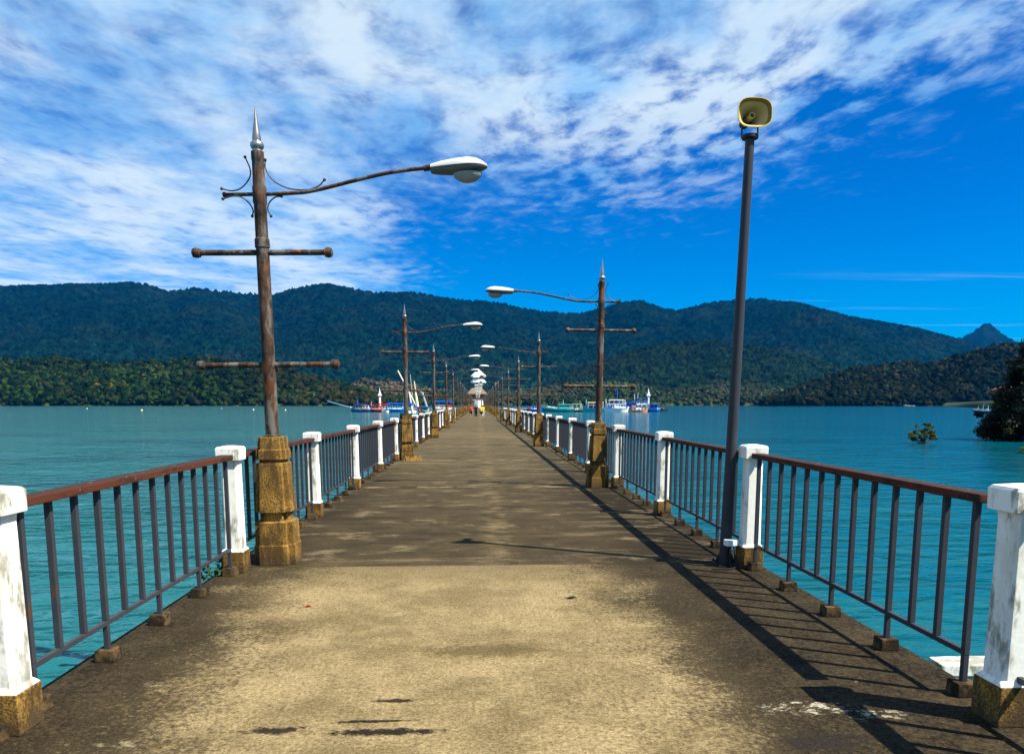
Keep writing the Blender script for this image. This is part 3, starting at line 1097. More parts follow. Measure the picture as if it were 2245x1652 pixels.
boat('red roofed white boat behind the left beacon', bx(846, YB + 6), 7.0, 2.8, 1.0, ('white', 'white', 'wood'), .6, False, YB + 6, cabins=((-2.2, 1.6, 1.0, 2.2, 'white', 'red'),), canopies=((-2.6, 1.4, 2.9, 'red', 'wood', .4),))
boat('royal blue ferry boat with white stripes, right of the left beacon', bx(866, YB), 7.0, 3.0, 1.1, ('blue', 'sky', 'wood'), .5, True, YB, cabins=((-2.8, 2.6, 1.1, 2.3, 'white', 'blue'),), canopies=((-3.1, 2.9, 3.1, 'blue', 'sky', .5),), masts=((2.3, 4.6, -.2, 'deep', .12), (-3.2, 5.4, 0, 'grey', .07)))
boat('pale dinghy floating in front of the royal blue boat', bx(845, YB - 6), 2.6, 1.3, .55, ('cream', 'white', 'wood'), .2, False, YB - 6)
boat('white boat under a bright blue roof between the left lamps', bx(970, YB), 8.6, 3.2, 1.3, ('white', 'white', 'wood'), .6, False, YB, cabins=((-3.2, 2.6, 1.2, 2.5, 'white', 'grey'),), canopies=((-3.6, 3.6, 3.9, 'blue', 'deep', .6),), masts=((3.9, 4.9, .1, 'blue', .22),), extras=(('banner', 'red', (((2.6, -1.5, 2.2), (1.6, .2, .8)),)),))
# the trawler with raised booms, nearer in
YT = 150.0
tw = boat('nearer trawler with raised cream booms leaning left and hanging nets', bx(913, YT), 6.4, 2.6, 1.1, ('black', 'green', 'wood'), .6, False, YT, cat=fb, cabins=((.2, 2.2, 1.1, 2.3, 'pink', 'blue'),), group='boats moored around the pier end')


def boom(pa, pb, c, rad, Y=YT):
    a, b = at(*pa, Y), at(*pb, Y)
    lo = Vector((a[0] - tw.location.x, 0, a[2] - WATER))
    hi = Vector((b[0] - tw.location.x, 0, b[2] - WATER))
    MB().tube([lo, hi], [rad, rad * .75], 8).build('boom', bm_(c), tw, smooth=50)


boom((922, 908), (872, 812), 'cream', .16)
boom((908, 905), (899, 820), 'grey', .10)
boom((917, 905), (908, 835), 'cream', .12)
boom((918, 905), (911, 862), 'cream', .30)
boom((940, 905), (926, 862), 'grey', .25)
boom((951, 900), (943, 862), 'black', .18)
boom((905, 905), (897, 860), 'white', .18)
boom((929, 862), (917, 855), 'mint', .07)
MB().ball((-1.1, -.3, 2.9), .36, 10, 7, (1, .8, 1.1)).build('buoy_float', bm_('blue'), tw, smooth=60)
MB().ball((1.6, -.8, 1.5), .42, 10, 7, (1.5, .8, .7)).build('net_bundle', bm_('green'), tw, smooth=60)
MB().ball((.6, -.8, 1.7), .34, 10, 7, (.9, .8, 1.3)).build('net_bundle', bm_('red'), tw, smooth=60)
# boats in the cove at the far right
c0 = on(2168, 905, WATER)
boat('white and dark launch lying beside the dark tree in the cove', float(c0[0]) - .0, 11.0, 3.2, .9, ('navy', 'white', 'wood'), .6, True, float(c0[1]), group='boats in the right cove', cabins=((-5.0, -1.4, .9, 1.9, 'grey', 'mint'),), canopies=((-.6, 3.0, 2.4, 'green', 'mint', .1),),
     masts=((2.0, 3.2, 0, 'wood', .22), (5.2, 2.0, .2, 'black', .12)))
c1 = on(1993, 890.5, WATER)
boat('tiny open boat crossing the water below the right headland', float(c1[0]), 14.0, 3.0, .8, ('wood', 'white', 'wood'), 1.0, True, float(c1[1]), group='boats in the right cove')

# mooring tyres at the right end of the landing stage
for k, px in enumerate((1443, 1451, 1460)):
    c = at(px, 897, YB + 5)
    mb = MB()
    mb.tube([(.55 * math.cos(a), 0, .55 * math.sin(a)) for a in np.linspace(0, 2 * PI, 17)], .2, 8, False)
    o = mb.build('tyre', M_BLACK, None, smooth=60)
    o.location = (c[0], YB + 5 - .1, -.75)
    tag(o, 'black tyre hung at the right tip of the landing stage, %s' % ('beside the blue launch', 'middle of three', 'outermost of three')[k], 'tyre', 'tyres at the end of the landing stage')

# ------------------------------------------------------------------ beacons, pavilion, lighthouse
M_BWHITE = plain('beacon white', (.82, .83, .80), .6)
M_TILE = paint('weathered roof tiles', (.20, .15, .105), .85, .35, 4, dark=(.10, .07, .05), thr=(.5, .65))
M_BRICK = paint('brown masonry', (.17, .13, .09), .9, .3, 3)


def beacon(px, label):
    Y = PIER_END + 2.5
    r = empty('beacon', (bx(px, Y), Y, 0))
    MB().box((0, 0, .5), (1.3, 1.3, 1.0), top=(1.0, 1.0)).build('base', M_STONE, r, bevel=.03)
    MB().lathe([(.42, 1.0), (.40, 1.3), (.36, 4.2), (.36, 4.3)], 14).build('column', M_BWHITE, r, smooth=40)
    MB().lathe([(.36, 4.301), (.72, 4.5), (.82, 4.75), (.70, 4.85), (.62, 5.0), (.46, 5.3), (.3, 5.8), (.16, 6.4), (.05, 7.4)], 14).build('spire', M_BWHITE, r, smooth=40)
    tag(r, label, 'beacon', 'white spired beacon columns')
    return r


beacon(833, 'white spired beacon column among the boats left of the pier')
beacon(1421, 'white spired beacon column at the right tip of the moorings')

YP = PIER_END + 6
r = empty('pavilion', (bx(1046, YP), YP, 0))


def hip(mb, w, d, rw, rd, z0, z1, th=.12):
    mb.add([(-w / 2, -d / 2, z0), (w / 2, -d / 2, z0), (w / 2, d / 2, z0), (-w / 2, d / 2, z0), (-rw / 2, -rd / 2, z1), (rw / 2, -rd / 2, z1), (rw / 2, rd / 2, z1), (-rw / 2, rd / 2, z1),
            (-w / 2, -d / 2, z0 - th), (w / 2, -d / 2, z0 - th), (w / 2, d / 2, z0 - th), (-w / 2, d / 2, z0 - th)],
           [(0, 1, 5, 4), (1, 2, 6, 5), (2, 3, 7, 6), (3, 0, 4, 7), (4, 5, 6, 7), (0, 8, 9, 1), (1, 9, 10, 2), (2, 10, 11, 3), (3, 11, 8, 0), (8, 11, 10, 9)])


mb = MB()
hip(mb, 8.0, 8.0, 3.4, 3.4, 5.3, 7.6)
mb.build('upper_roof', M_TILE, r)
mb = MB()
hip(mb, 7.2, 7.2, 5.0, 5.0, 2.9, 4.9)
mb.build('lower_roof', M_TILE, r)
MB().box((0, 0, 5.04), (5.2, 5.2, .26)).build('gallery', M_BRICK, r)
for sx in (-3.1, -1.75, 1.75, 3.1):
    for sy in (-3.1, 3.1):
        MB().box((sx, sy, 1.4), (.42, .42, 2.8)).build('column', M_BRICK, r)
MB().box((-2.45, -3.1, .5), (.86, .2, 1.0)).build('parapet', M_BRICK, r)
MB().box((2.45, -3.1, .5), (.86, .2, 1.0)).build('parapet', M_BRICK, r)
tag(r, 'brown tiled two-tier pavilion standing at the far end of the pier', 'pavilion')

YL = PIER_END + 18
r = empty('lighthouse', (bx(1049, YL), YL, -.0))
n = 8
mb = MB()
mb.lathe([(2.0, -2.5), (1.9, 1.0), (1.35, 9.5)], n)
mb.build('tower', M_BWHITE, r)
MB().lathe([(1.36, 9.501), (3.1, 9.9), (3.0, 10.3), (1.7, 11.5)], n).build('gallery', M_BWHITE, r)
MB().lathe([(1.5, 11.501), (1.5, 12.0)], n).build('lantern', plain('lantern glass', (.12, .16, .18), .2), r)
MB().lathe([(1.5, 12.001), (3.0, 12.2), (2.9, 12.6), (.1, 15.2)], n).build('roof', M_BWHITE, r)
tag(r, 'white lighthouse with cone roof rising behind the pavilion', 'lighthouse')
MB().lathe([(2.6, -3.5), (2.6, -.01)], 12).build('tower_footing', M_BRICK, r)

# ------------------------------------------------------------------ buoys, white landing block
for k, (px, py) in enumerate(((191, 893), (311, 897), (486, 893), (556, 895.5), (626, 896.5))):
    c = on(px, py + 2.5, WATER)
    mb = MB()
    R = .42 if k == 1 else .32
    mb.ball((0, 0, .1), R, 12, 8)
    mb.lathe([(.05, .1 + R * .9), (.05, .25 + R)], 6)
    o = mb.build('buoy', plain('buoy paint', ((.75, .7, .5), (.8, .5, .3), (.2, .35, .5), (.8, .78, .6), (.78, .72, .45))[k], .5), None, smooth=50)
    o.location = (c[0], c[1], WATER)
    tag(o, ('small cream buoy, leftmost of the five on the left water', 'orange buoy, the largest of the five on the left water', 'small dark blue buoy left of the near lamp mast',
            'small white buoy hard by the left of the near lamp mast', 'pale yellow buoy just right of the near lamp mast')[k], 'buoy', 'buoys floating on the left water')

zt = -.42
r = empty('landing_block', (3.517, 5.36, 0))
mb = MB()
mb.loft([[(0, 0, z), (.42, -.015, z), (.50, .012, z), (1.15, -.06, z), (1.15, .21, z), (.62, .19, z), (.34, .215, z), (.02, .20, z)] for z in (zt - .09, zt)])
mb.build('top_slab', M_OLDWHITE, r, bevel=.008)
mb = MB()
mb.box((.58, .115, zt - .5905), (1.1, .19, 1.0))
mb.build('wall', M_OLDWHITE, r, bevel=.01)
for xx, w in ((.34, .07), (.70, .05)):
    MB().box((xx, .015, zt - .30), (w, .02, .40)).build('drain_stain', M_BLACK, r)
tag(r, 'broken whitewashed concrete block below the deck behind the nearest right bay', 'concrete block')

# ------------------------------------------------------------------ people


def person(label, loc, h, rz, shirt, legs, hair, skirt=False, arm_out=0.0, sleeve=.55, shorts=True, stride=.12):
    r = empty('person', loc, rz)
    k = h / 1.7
    skin = plain('skin', (.36, .20, .13), .55)

    def skel(edges, name, mat, sub=2):
        vs, es, rad, idx = [], [], [], {}
        for a, b in edges:
            for q in (a, b):
                if q not in idx:
                    idx[q] = len(vs)
                    vs.append(tuple(c * k for c in J[q][0]))
                    rad.append(J[q][1] * k)
            es.append((idx[a], idx[b]))
        me = bpy.data.meshes.new(name)
        me.from_pydata(vs, es, [])
        o = bpy.data.objects.new(name, me)
        COL.objects.link(o)
        md = o.modifiers.new('skin', 'SKIN')
        for i, sv in enumerate(me.skin_vertices[0].data):
            sv.radius = (rad[i], rad[i])
            sv.use_root = i == 0
        sb = o.modifiers.new('sub', 'SUBSURF')
        sb.levels = sb.render_levels = sub
        dg = bpy.context.evaluated_depsgraph_get()
        m2 = bpy.data.meshes.new_from_object(o.evaluated_get(dg))
        bpy.data.objects.remove(o)
        m2.name = name
        m2.materials.clear()
        m2.materials.append(mat)
        m2.shade_smooth()
        return link(name, m2, r)
    J = {'pel': ((0, 0, .95), .125), 'wst': ((0, 0, 1.08), .115), 'chs': ((0, 0, 1.27), .135), 'nck': ((0, 0, 1.44), .055), 'hd0': ((0, .012, 1.53), .078), 'hd1': ((0, .012, 1.63), .075)}
    for s, n_ in ((-1, 'l'), (1, 'r')):
        st = stride * s
        J['hip' + n_] = ((s * .095, 0, .88), .092)
        J['kne' + n_] = ((s * .10, st * .6 + .02, .48), .058)
        J['ank' + n_] = ((s * .10, st - .03, .085), .040)
        J['toe' + n_] = ((s * .115, st + .12, .035), .033)
        ao = arm_out if s < 0 else .04
        J['sho' + n_] = ((s * .185, 0, 1.38), .058)
        J['elb' + n_] = ((s * (.235 + ao * .5), -st * .5, 1.12 + ao * .2), .042)
        J['wri' + n_] = ((s * (.25 + ao), -st * .9 + .05, .88 + ao * .6), .028)
        J['plm' + n_] = ((s * (.252 + ao * 1.1), -st * .9 + .075, .80 + ao * .6), .03)
        for f in range(4):
            q = (f - 1.5) * .02
            J['f%d%s' % (f, n_)] = ((s * (.255 + ao * 1.15), -st * .9 + .08 + q, .745 + .01 * abs(f - 1.3) + ao * .6), .009)
            J['g%d%s' % (f, n_)] = ((s * (.242 + ao * 1.15), -st * .9 + .085 + q, .705 + .012 * abs(f - 1.3) + ao * .6), .008)
        J['t0' + n_] = ((s * (.24 + ao * 1.1), -st * .9 + .125, .79 + ao * .6), .011)
        J['t1' + n_] = ((s * (.23 + ao * 1.1), -st * .9 + .135, .75 + ao * .6), .009)
    E = [('pel', 'wst'), ('wst', 'chs'), ('chs', 'nck'), ('nck', 'hd0'), ('hd0', 'hd1')]
    for n_ in 'lr':
        E += [('pel', 'hip' + n_), ('hip' + n_, 'kne' + n_), ('kne' + n_, 'ank' + n_), ('ank' + n_, 'toe' + n_), ('chs', 'sho' + n_), ('sho' + n_, 'elb' + n_), ('elb' + n_, 'wri' + n_), ('wri' + n_, 'plm' + n_), ('plm' + n_, 't0' + n_), ('t0' + n_, 't1' + n_)]
        for f in range(4):
            E += [('plm' + n_, 'f%d%s' % (f, n_)), ('f%d%s' % (f, n_), 'g%d%s' % (f, n_))]
    skel(E, 'body', skin)
    # clothes: fatter limbs over the same joints
    J0 = dict(J)

    def fat(d):
        for q, w in d.items():
            J[q] = (J0[q][0], J0[q][1] + w)
    fat({'pel': .03, 'wst': .03, 'chs': .03, 'shol': .022, 'shor': .022, 'elbl': .018, 'elbr': .018, 'hipl': .03, 'hipr': .03, 'knel': .03, 'kner': .03, 'ankl': .018, 'ankr': .018})
    J['nk2'] = ((0, 0, 1.41), .072)
    SE = [('wst', 'pel'), ('wst', 'chs'), ('chs', 'nk2')]
    for s, n_ in ((-1, 'l'), (1, 'r')):
        a, b = J['sho' + n_], J['elb' + n_]
        J['slv' + n_] = (tuple(a[0][i] + (b[0][i] - a[0][i]) * sleeve for i in range(3)), .062)
        SE += [('chs', 'sho' + n_), ('sho' + n_, 'slv' + n_)]
    skel(SE, 'shirt', plain('shirt ' + shirt, CL[shirt], .8))
    J['pl2'] = ((0, 0, .94), .150)
    LE = []
    for n_ in 'lr':
        a, b = J['hip' + n_], J['kne' + n_]
        if shorts:
            J['hem' + n_] = (tuple(a[0][i] + (b[0][i] - a[0][i]) * .92 for i in range(3)), .085)
            LE += [('pl2', 'hip' + n_), ('hip' + n_, 'hem' + n_)]
        else:
            J['ank' + n_] = ((J0['ank' + n_][0][0], J0['ank' + n_][0][1], .14), .06)
            LE += [('pl2', 'hip' + n_), ('hip' + n_, 'kne' + n_), ('kne' + n_, 'ank' + n_)]
    skel(LE, 'shorts' if shorts else 'trousers', plain('cloth ' + legs, CL[legs], .8))
    mb = MB()
    mb.ball((0, -.012 * k, 1.625 * k), .098 * k, 14, 10, (.92, 1.05, 1.0))
    if hair == 'long':
        mb.ball((0, -.06 * k, 1.50 * k), .075 * k, 12, 8, (1.1, .6, 1.8))
    mb.build('hair', plain('black hair', (.012, .01, .009), .5), r, smooth=60)
    # face: nose, eyes and ears at half head height, turned away from or towards the camera
    mb = MB()
    mb.ball((0, .105 * k, 1.565 * k), .013 * k, 8, 6, (.8, 1.1, 1.3))
    for s in (-1, 1):
        mb.ball((s * .078 * k, .01 * k, 1.57 * k), .02 * k, 8, 6, (.4, .8, 1.3))
    mb.build('face', skin, r, smooth=60)
    tag(r, label, 'person', 'people walking on the pier')
    return r


CL = dict(red=(.55, .02, .02), black=(.012, .012, .015), yellow=(.75, .60, .01), white=(.78, .78, .78), navy=(.02, .025, .04))


def walk(px, py):
    p = on(px, py)
    return (float(p[0]), float(p[1]), 0)


person('person in a red T-shirt and black shorts, leftmost of the walkers', walk(1032.5, 915.2), 1.36, PI, 'red', 'black', 'short')
person('person dressed all in black with one arm held out', walk(1043.5, 916.2), 1.46, PI, 'black', 'black', 'long', arm_out=.22, shorts=False, sleeve=.9)
person('person in a bright yellow top and dark shorts', walk(1055, 917), 1.42, PI, 'yellow', 'navy', 'short')
person('person in white trousers half hidden beside the yellow top', walk(1058.6, 915.5), 1.40, PI, 'yellow', 'white', 'short', shorts=False)

# ------------------------------------------------------------------ hills
M_HILL = None


def hillmat(name, c1, c2, c3, sc, patch=None):
    c1, c2, c3 = (tuple(.75 * q for q in c) for c in (c1, c2, c3))
    m, t, b, p = material(name)
    n1 = t.noise(p, sc, 5, .65)
    n2 = t.noise(p, sc * .12, 4, .6)
    n3 = t.node('ShaderNodeTexVoronoi', Vector=p, Scale=sc * 1.4)
    c = t.mix(t.step(n1, .35, .65), c1, c2)
    c = t.mix(t.step(n2, .48, .66, 0, .75), c, c3)
    c = t.mix(.85, c, t.mix(1.0, c, t.mix(t.node('ShaderNodeSeparateColor', Color=n3.outputs['Color']).outputs[0], (.15,) * 3, (2.2,) * 3), 'MULTIPLY'))
    zz = t.math('ADD', t.xyz(p)[2], t.math('MULTIPLY', n2, 260))
    c = t.mix(t.step(zz, 150, 480, .8, 0), c, t.mix(1.0, c, (2.6, 1.9, 1.2), 'MULTIPLY'))
    n5 = t.noise(p, sc * .8, 5, .7)
    c = t.mix(t.math('MULTIPLY', t.step(n5, .58, .70), t.math('MULTIPLY', t.step(n2, .36, .6), t.step(zz, 250, 720, 1, .3))), c, tuple(min(1, q * 3.6) for q in c2))
    t.set(b.inputs['Base Color'], c)
    b.inputs['Roughness'].default_value = .9
    b.inputs['Specular IOR Level'].default_value = 0
    return m


def interp(prof, px):
    xs, ys = zip(*prof)
    return np.interp(px, xs, ys)


def ridge(name, prof, Y0_, Y1_, ncol, nrow, mat, bump, relief, seed, front=1.0, back=.25, label=None):
    "terrain whose skyline seen from the pier follows prof (photo x, photo y); depth rows from Y0_ to Y1_, falling behind"
    px = np.linspace(prof[0][0], prof[-1][0], ncol)
    top = interp(prof, px)
    hz = np.array([at(float(a), float(b), Y1_)[2] for a, b in zip(px, top)])
    xa = np.array([at(float(a), 885.0, 1.0)[0] for a in px])
    rows = np.concatenate([np.linspace(0, 1, nrow), 1 + np.linspace(.04, back, 6)])
    T, C = np.meshgrid(rows, np.arange(ncol), indexing='ij')
    Yv = Y0_ + (Y1_ - Y0_) * T
    Xv = xa[C] * Yv
    t1 = np.clip(T, 0, 1)
    s = np.where(T <= 1, np.power(t1, front), 1 - (T - 1) * 1.2)
    W = 2600.0 * relief[1]
    f = fbm(Xv / W * 6 + 50, Yv / W * 3 + 50, seed, 5) - .5
    rid = np.abs(fbm(Xv / W * 5 + 20, Yv / W * 2.2 + 80, seed + 31, 4) - .5) * 2
    env = np.clip(t1 * (1 - t1) * 4, 0, 1)
    Z = hz[C] * s * (1 + relief[0] * env * (f * 1.3 - rid * .5 + .12))
    Z = np.minimum(Z, hz[C] * (.04 + Yv / Y1_ * .965) * np.where(T <= 1, 1, 2)) if front < 1.5 else Z
    r = np.random.default_rng(seed)
    Z = Z + (r.random(Z.shape) - .5) * bump * np.where(t1 > .02, 1, .2)
    Z = np.maximum(Z, WATER - .5) + np.where(T < .001, -2.0, 0)
    Xv = Xv + (r.random(Z.shape) - .5) * bump * .4
    nr = len(rows)
    V = np.stack([Xv, Yv, Z], -1).reshape(-1, 3)
    i, j = np.meshgrid(np.arange(nr - 1), np.arange(ncol - 1), indexing='ij')
    q = (i * ncol + j).ravel()
    F = np.stack([q, q + 1, q + 1 + ncol, q + ncol], -1)
    o = npmesh(name, V, F, mat)
    kind(o, 'structure')
    return (xa, hz, px)


ICO = None


def ico():
    global ICO
    if ICO is None:
        bm = bmesh.new()
        bmesh.ops.create_icosphere(bm, subdivisions=1, radius=1)
        bm.verts.ensure_lookup_table()
        V = np.array([v.co[:] for v in bm.verts])
        F = np.array([[v.index for v in f.verts] for f in bm.faces])
        bm.free()
        ICO = (V, F)
    return ICO


def forest(name, prof, Y0_, Y1_, num, size, palette, seed, front=1.0, label=None, wt=None, jit=.38, lift=.4):
    "crowns scattered over the slope of a ridge()"
    r = np.random.default_rng(seed)
    px = r.uniform(prof[0][0], prof[-1][0], num)
    t = r.random(num) ** .8
    top = interp(prof, px)
    Yv = Y0_ + (Y1_ - Y0_) * t
    hz = np.array([at(float(a), float(b), Y1_)[2] for a, b in zip(px, top)])
    X = np.array([at(float(a), 885.0, 1.0)[0] for a in px]) * Yv
    Z = np.maximum(hz * np.power(t, front), WATER)
    keep = hz > 1.0
    X, Yv, Z, px, t = X[keep], Yv[keep], Z[keep], px[keep], t[keep]
    n = len(X)
    S = size * (.5 + 1.1 * r.random(n) ** 2.2)
    bv, bf = ico()
    k = len(bv)
    J = 1 + (r.random((n, k)) - .5) * 2 * jit
    lump = 1 + .28 * np.sin(bv[None, :, 0] * 3.1 + r.random((n, 1)) * 6) * np.sin(bv[None, :, 1] * 3.3 + r.random((n, 1)) * 6) + .2 * np.sin(bv[None, :, 2] * 4 + r.random((n, 1)) * 6)
    P = bv[None] * (J * lump)[..., None] * np.stack([S, S, S * (.75 + .4 * r.random(n))], -1)[:, None, :] * .5
    P += np.stack([X, Yv, Z + S * lift - size * .25], -1)[:, None, :]
    F = (bf[None] + (np.arange(n) * k)[:, None, None]).reshape(-1, 3)
    pal = np.array([q[:3] for q in palette])
    w = np.array([q[3] for q in palette], float)
    big = fbm(X / size / 9 + 9, Yv / size / 9 + 9, seed + 5, 3)
    ci = r.choice(len(pal), n, p=w / w.sum())
    c = pal[ci] * (.78 + .44 * r.random((n, 1))) * (.45 + 1.4 * big[:, None])
    if wt is not None:
        c = wt(px, t, c, r)
    col = np.repeat(c, k, 0)
    o = npmesh(name, P.reshape(-1, 3), F, M_FOREST, col)
    kind(o, 'stuff')
    tag(o, label, 'forest')
    return o


MAIN = [(-260, 660), (-120, 640), (0, 632), (100, 628), (220, 623), (270, 622), (310, 618), (350, 628), (385, 638), (440, 632), (520, 640), (580, 645), (615, 644), (650, 633), (720, 622), (760, 630), (830, 642), (900, 640), (960, 650),
        (1000, 656), (1100, 665), (1170, 680), (1260, 688), (1320, 676), (1360, 664), (1400, 659), (1450, 678), (1490, 680), (1540, 663), (1600, 658), (1640, 654), (1700, 660), (1760, 672), (1850, 695), (1930, 710), (2000, 722),
        (2060, 738), (2150, 765), (2245, 790), (2400, 830)]
mh = hillmat('mountain forest', (.0003, .0045, .005), (.002, .0105, .009), (.0045, .0105, .007), .035)
ridge('mountain_range', MAIN, 2500, 4600, 620, 150, mh, 24, (.55, 1.0), 3, .85)
PEAK = [(1960, 790), (2040, 762), (2070, 745), (2100, 739), (2125, 724), (2143, 710), (2152, 708), (2162, 713), (2185, 732), (2215, 748), (2260, 765), (2400, 800)]
ridge('distant_peak', PEAK, 5200, 6800, 110, 40, mh, 16, (.2, 1.4), 8, .9)
MID = [(1180, 860), (1250, 812), (1330, 785), (1400, 764), (1470, 752), (1560, 746), (1640, 757), (1700, 766), (1770, 782), (1830, 800), (1880, 830), (1930, 862), (1960, 880)]
mm = hillmat('foothill forest', (.0006, .0045, .004), (.003, .009, .0055), (.005, .009, .005), .045)
ridge('foothill', MID, 1900, 2450, 260, 60, mm, 15, (.5, .6), 21, .9)
LOW = [(560, 884), (700, 868), (760, 846), (800, 835), (850, 838), (900, 848), (960, 858), (1020, 866), (1080, 862), (1140, 858), (1200, 850), (1260, 842), (1310, 838), (1360, 840), (1420, 852), (1500, 856), (1580, 846), (1650, 855), (1720, 860), (1790, 856), (1850, 870), (1900, 882)]
ml = hillmat('scrub slope', (.010, .016, .006), (.022, .028, .012), (.026, .026, .014), .06)
ridge('low_shore_hills', LOW, 1500, 1850, 300, 40, ml, 6, (.3, .3), 33, 1.0)


def lowtint(px, t, c, r):
    bare = np.exp(-((px - 840) / 95) ** 2) * 1.2 + .35 * np.exp(-((px - 1190) / 90) ** 2) * (t > .3) + .2 * np.exp(-((px - 1620) / 120) ** 2) * (t > .45)
    lawn = np.exp(-((px - 1345) / 60) ** 2) * (t > .55)
    b = np.clip(bare, 0, 1)[:, None] * (r.random((len(px), 1)) > .25) * np.clip(t * 2.2, 0, 1)[:, None]
    c = c * (1 - b) + np.array([.095, .076, .056]) * (.7 + .5 * r.random((len(px), 1))) * b
    g = np.clip(lawn, 0, 1)[:, None]
    return c * (1 - g) + np.array([.04, .075, .025]) * g


forest('shore_woods', LOW, 1490, 1850, 8000, 8.5, [(.014, .030, .012, 4), (.022, .038, .014, 3), (.04, .048, .022, 2), (.009, .02, .01, 2)], 35, 1.0, 'grey green woods and bare slopes along the far shore behind the boats', lowtint)

LHEAD = [(-160, 790), (0, 795), (60, 792), (140, 788), (200, 796), (260, 800), (330, 797), (400, 790), (450, 786), (500, 795), (560, 800), (620, 808), (680, 825), (740, 842), (790, 856), (840, 868), (880, 878), (920, 883)]
mg = hillmat('headland soil', (.008, .018, .006), (.016, .03, .008), (.03, .03, .012), .08)
ridge('left_headland', LHEAD, 1180, 1420, 160, 24, mg, 3, (.2, .2), 41, 1.0)


def lh(px, t, c, r):
    dry = np.clip((px - 480) / 250, 0, 1)[:, None] * (r.random((len(px), 1)) > .5)
    c = c * (1 - dry * .7) + np.array([.036, .031, .013]) * dry * .7 * (.6 + .8 * r.random((len(px), 1)))
    yl = r.random((len(px), 1)) > .997
    return np.where(yl, np.array([.13, .10, .01]), c)


forest('headland_woods', LHEAD, 1172, 1420, 11000, 8.5, [(.007, .018, .004, 4), (.012, .028, .005, 3), (.019, .034, .006, 2), (.0035, .010, .004, 4), (.018, .020, .008, 1)], 43, 1.0, 'dense green jungle covering the low left headland above the water', lh)

RHEAD = [(1672, 884), (1700, 872), (1730, 860), (1770, 845), (1810, 832), (1850, 818), (1890, 808), (1940, 802), (1985, 800), (2020, 806), (2060, 797), (2110, 780), (2150, 768), (2200, 758), (2260, 750), (2420, 735)]
mr = hillmat('right headland soil', (.004, .008, .005), (.008, .012, .006), (.012, .014, .008), .08)
ridge('right_headland', RHEAD, 1020, 1280, 130, 24, mr, 3, (.2, .2), 51, 1.0)
forest('right_headland_woods', RHEAD, 1012, 1280, 10000, 8.5, [(.003, .008, .006, 4), (.006, .012, .007, 3), (.012, .016, .009, 2), (.022, .022, .014, 1)], 53, 1.0, 'dark wooded headland sloping down to the water on the right')

# the grassy shore strip in the cove
pts = [(1880, 886.5), (1960, 885.5), (2060, 883), (2130, 880), (2245, 874), (2400, 866)]
V, F = [], []
for i, (px, py) in enumerate(pts):
    a = on(px, 889.5 if px < 2100 else 890 + (px - 2100) * .10, WATER)
    b = at(px, py, a[1] + 90)
    V += [(a[0], a[1], WATER - .05), (a[0] + 2, a[1] + 4, WATER + .5), (b[0], b[1], max(b[2], .2))]
for i in range(len(pts) - 1):
    for k in (0, 1):
        q = i * 3 + k
        F.append((q, q + 3, q + 4, q + 1))
kind(npmesh('shore_bank', V, F, paint('shore grass', (.018, .036, .010), .95, .4, .3, dark=(.030, .040, .014), thr=(.5, .6))), 'structure')

# a house half hidden by the dark tree
h = at(2200, 880, 330)
r = empty('house', (float(h[0]), 330.0, float(at(2200, 884, 330)[2])))
MB().box((0, 0, 2.0), (7, 5, 8.0)).build('wall', plain('yellow wall', (.30, .22, .05)), r)
mb = MB()
hip(mb, 8.4, 6.4, 5, 1, 6.05, 7.4)
mb.build('roof', plain('red roof', (.26, .10, .085)), r)
MB().box((-1.6, -2.52, 3.2), (1.2, .08, 1.6)).build('window', plain('dark glass', (.03, .04, .05), .2), r)
tag(r, 'small yellow house with red roof peeping out beside the dark tree', 'house')

# ------------------------------------------------------------------ leafy plants


def leaves(name, centres, radii, per, leaf, palette, seed, parent, flat=.5, mat=None):
    "leaf-sized quads spread through many clumps"
    r = np.random.default_rng(seed)
    C = np.repeat(np.asarray(centres, float), per, 0)
    R = np.repeat(np.asarray(radii, float), per)
    n = len(C)
    d = r.normal(size=(n, 3))
    d /= np.linalg.norm(d, axis=1, keepdims=True)
    rad = r.random(n) ** .45
    P = C + d * (rad * R)[:, None] * np.array([1, 1, .8])
    nrm = d * .5 + r.normal(size=(n, 3)) * .6 + np.array([0, 0, flat])
    nrm /= np.linalg.norm(nrm, axis=1, keepdims=True)
    u = np.cross(nrm, r.normal(size=(n, 3)))
    u /= np.linalg.norm(u, axis=1, keepdims=True)
    v = np.cross(nrm, u)
    s = leaf * (.6 + .8 * r.random((n, 1)))
    Q = np.stack([P - u * s * .5, P + v * s * .22 + nrm * s * .05, P + u * s * .5, P - v * s * .22 + nrm * s * .05], 1)
    F = np.arange(n * 4).reshape(n, 4)
    pal = np.array([q[:3] for q in palette])
    w = np.array([q[3] for q in palette], float)
    cl = np.repeat(r.choice(len(pal), len(centres), p=w / w.sum()), per)
    c = pal[cl] * (.7 + .6 * r.random((n, 1)))
    o = npmesh(name, Q.reshape(-1, 3), F, mat or M_LEAF, np.repeat(c, 4, 0))
    if parent:
        o.parent = parent
    return o


def limb(mb, a, b, r0, r1, rr, seg=4, bend=.12):
    a, b = Vector(a), Vector(b)
    L = (b - a).length
    pts = [a.lerp(b, i / seg) + (Vector((rr.uniform(-1, 1), rr.uniform(-1, 1), rr.uniform(-.6, .6))) * L * bend if 0 < i < seg else Vector((0, 0, 0))) for i in range(seg + 1)]
    mb.tube(pts, [r0 + (r1 - r0) * i / seg for i in range(seg + 1)], 7)


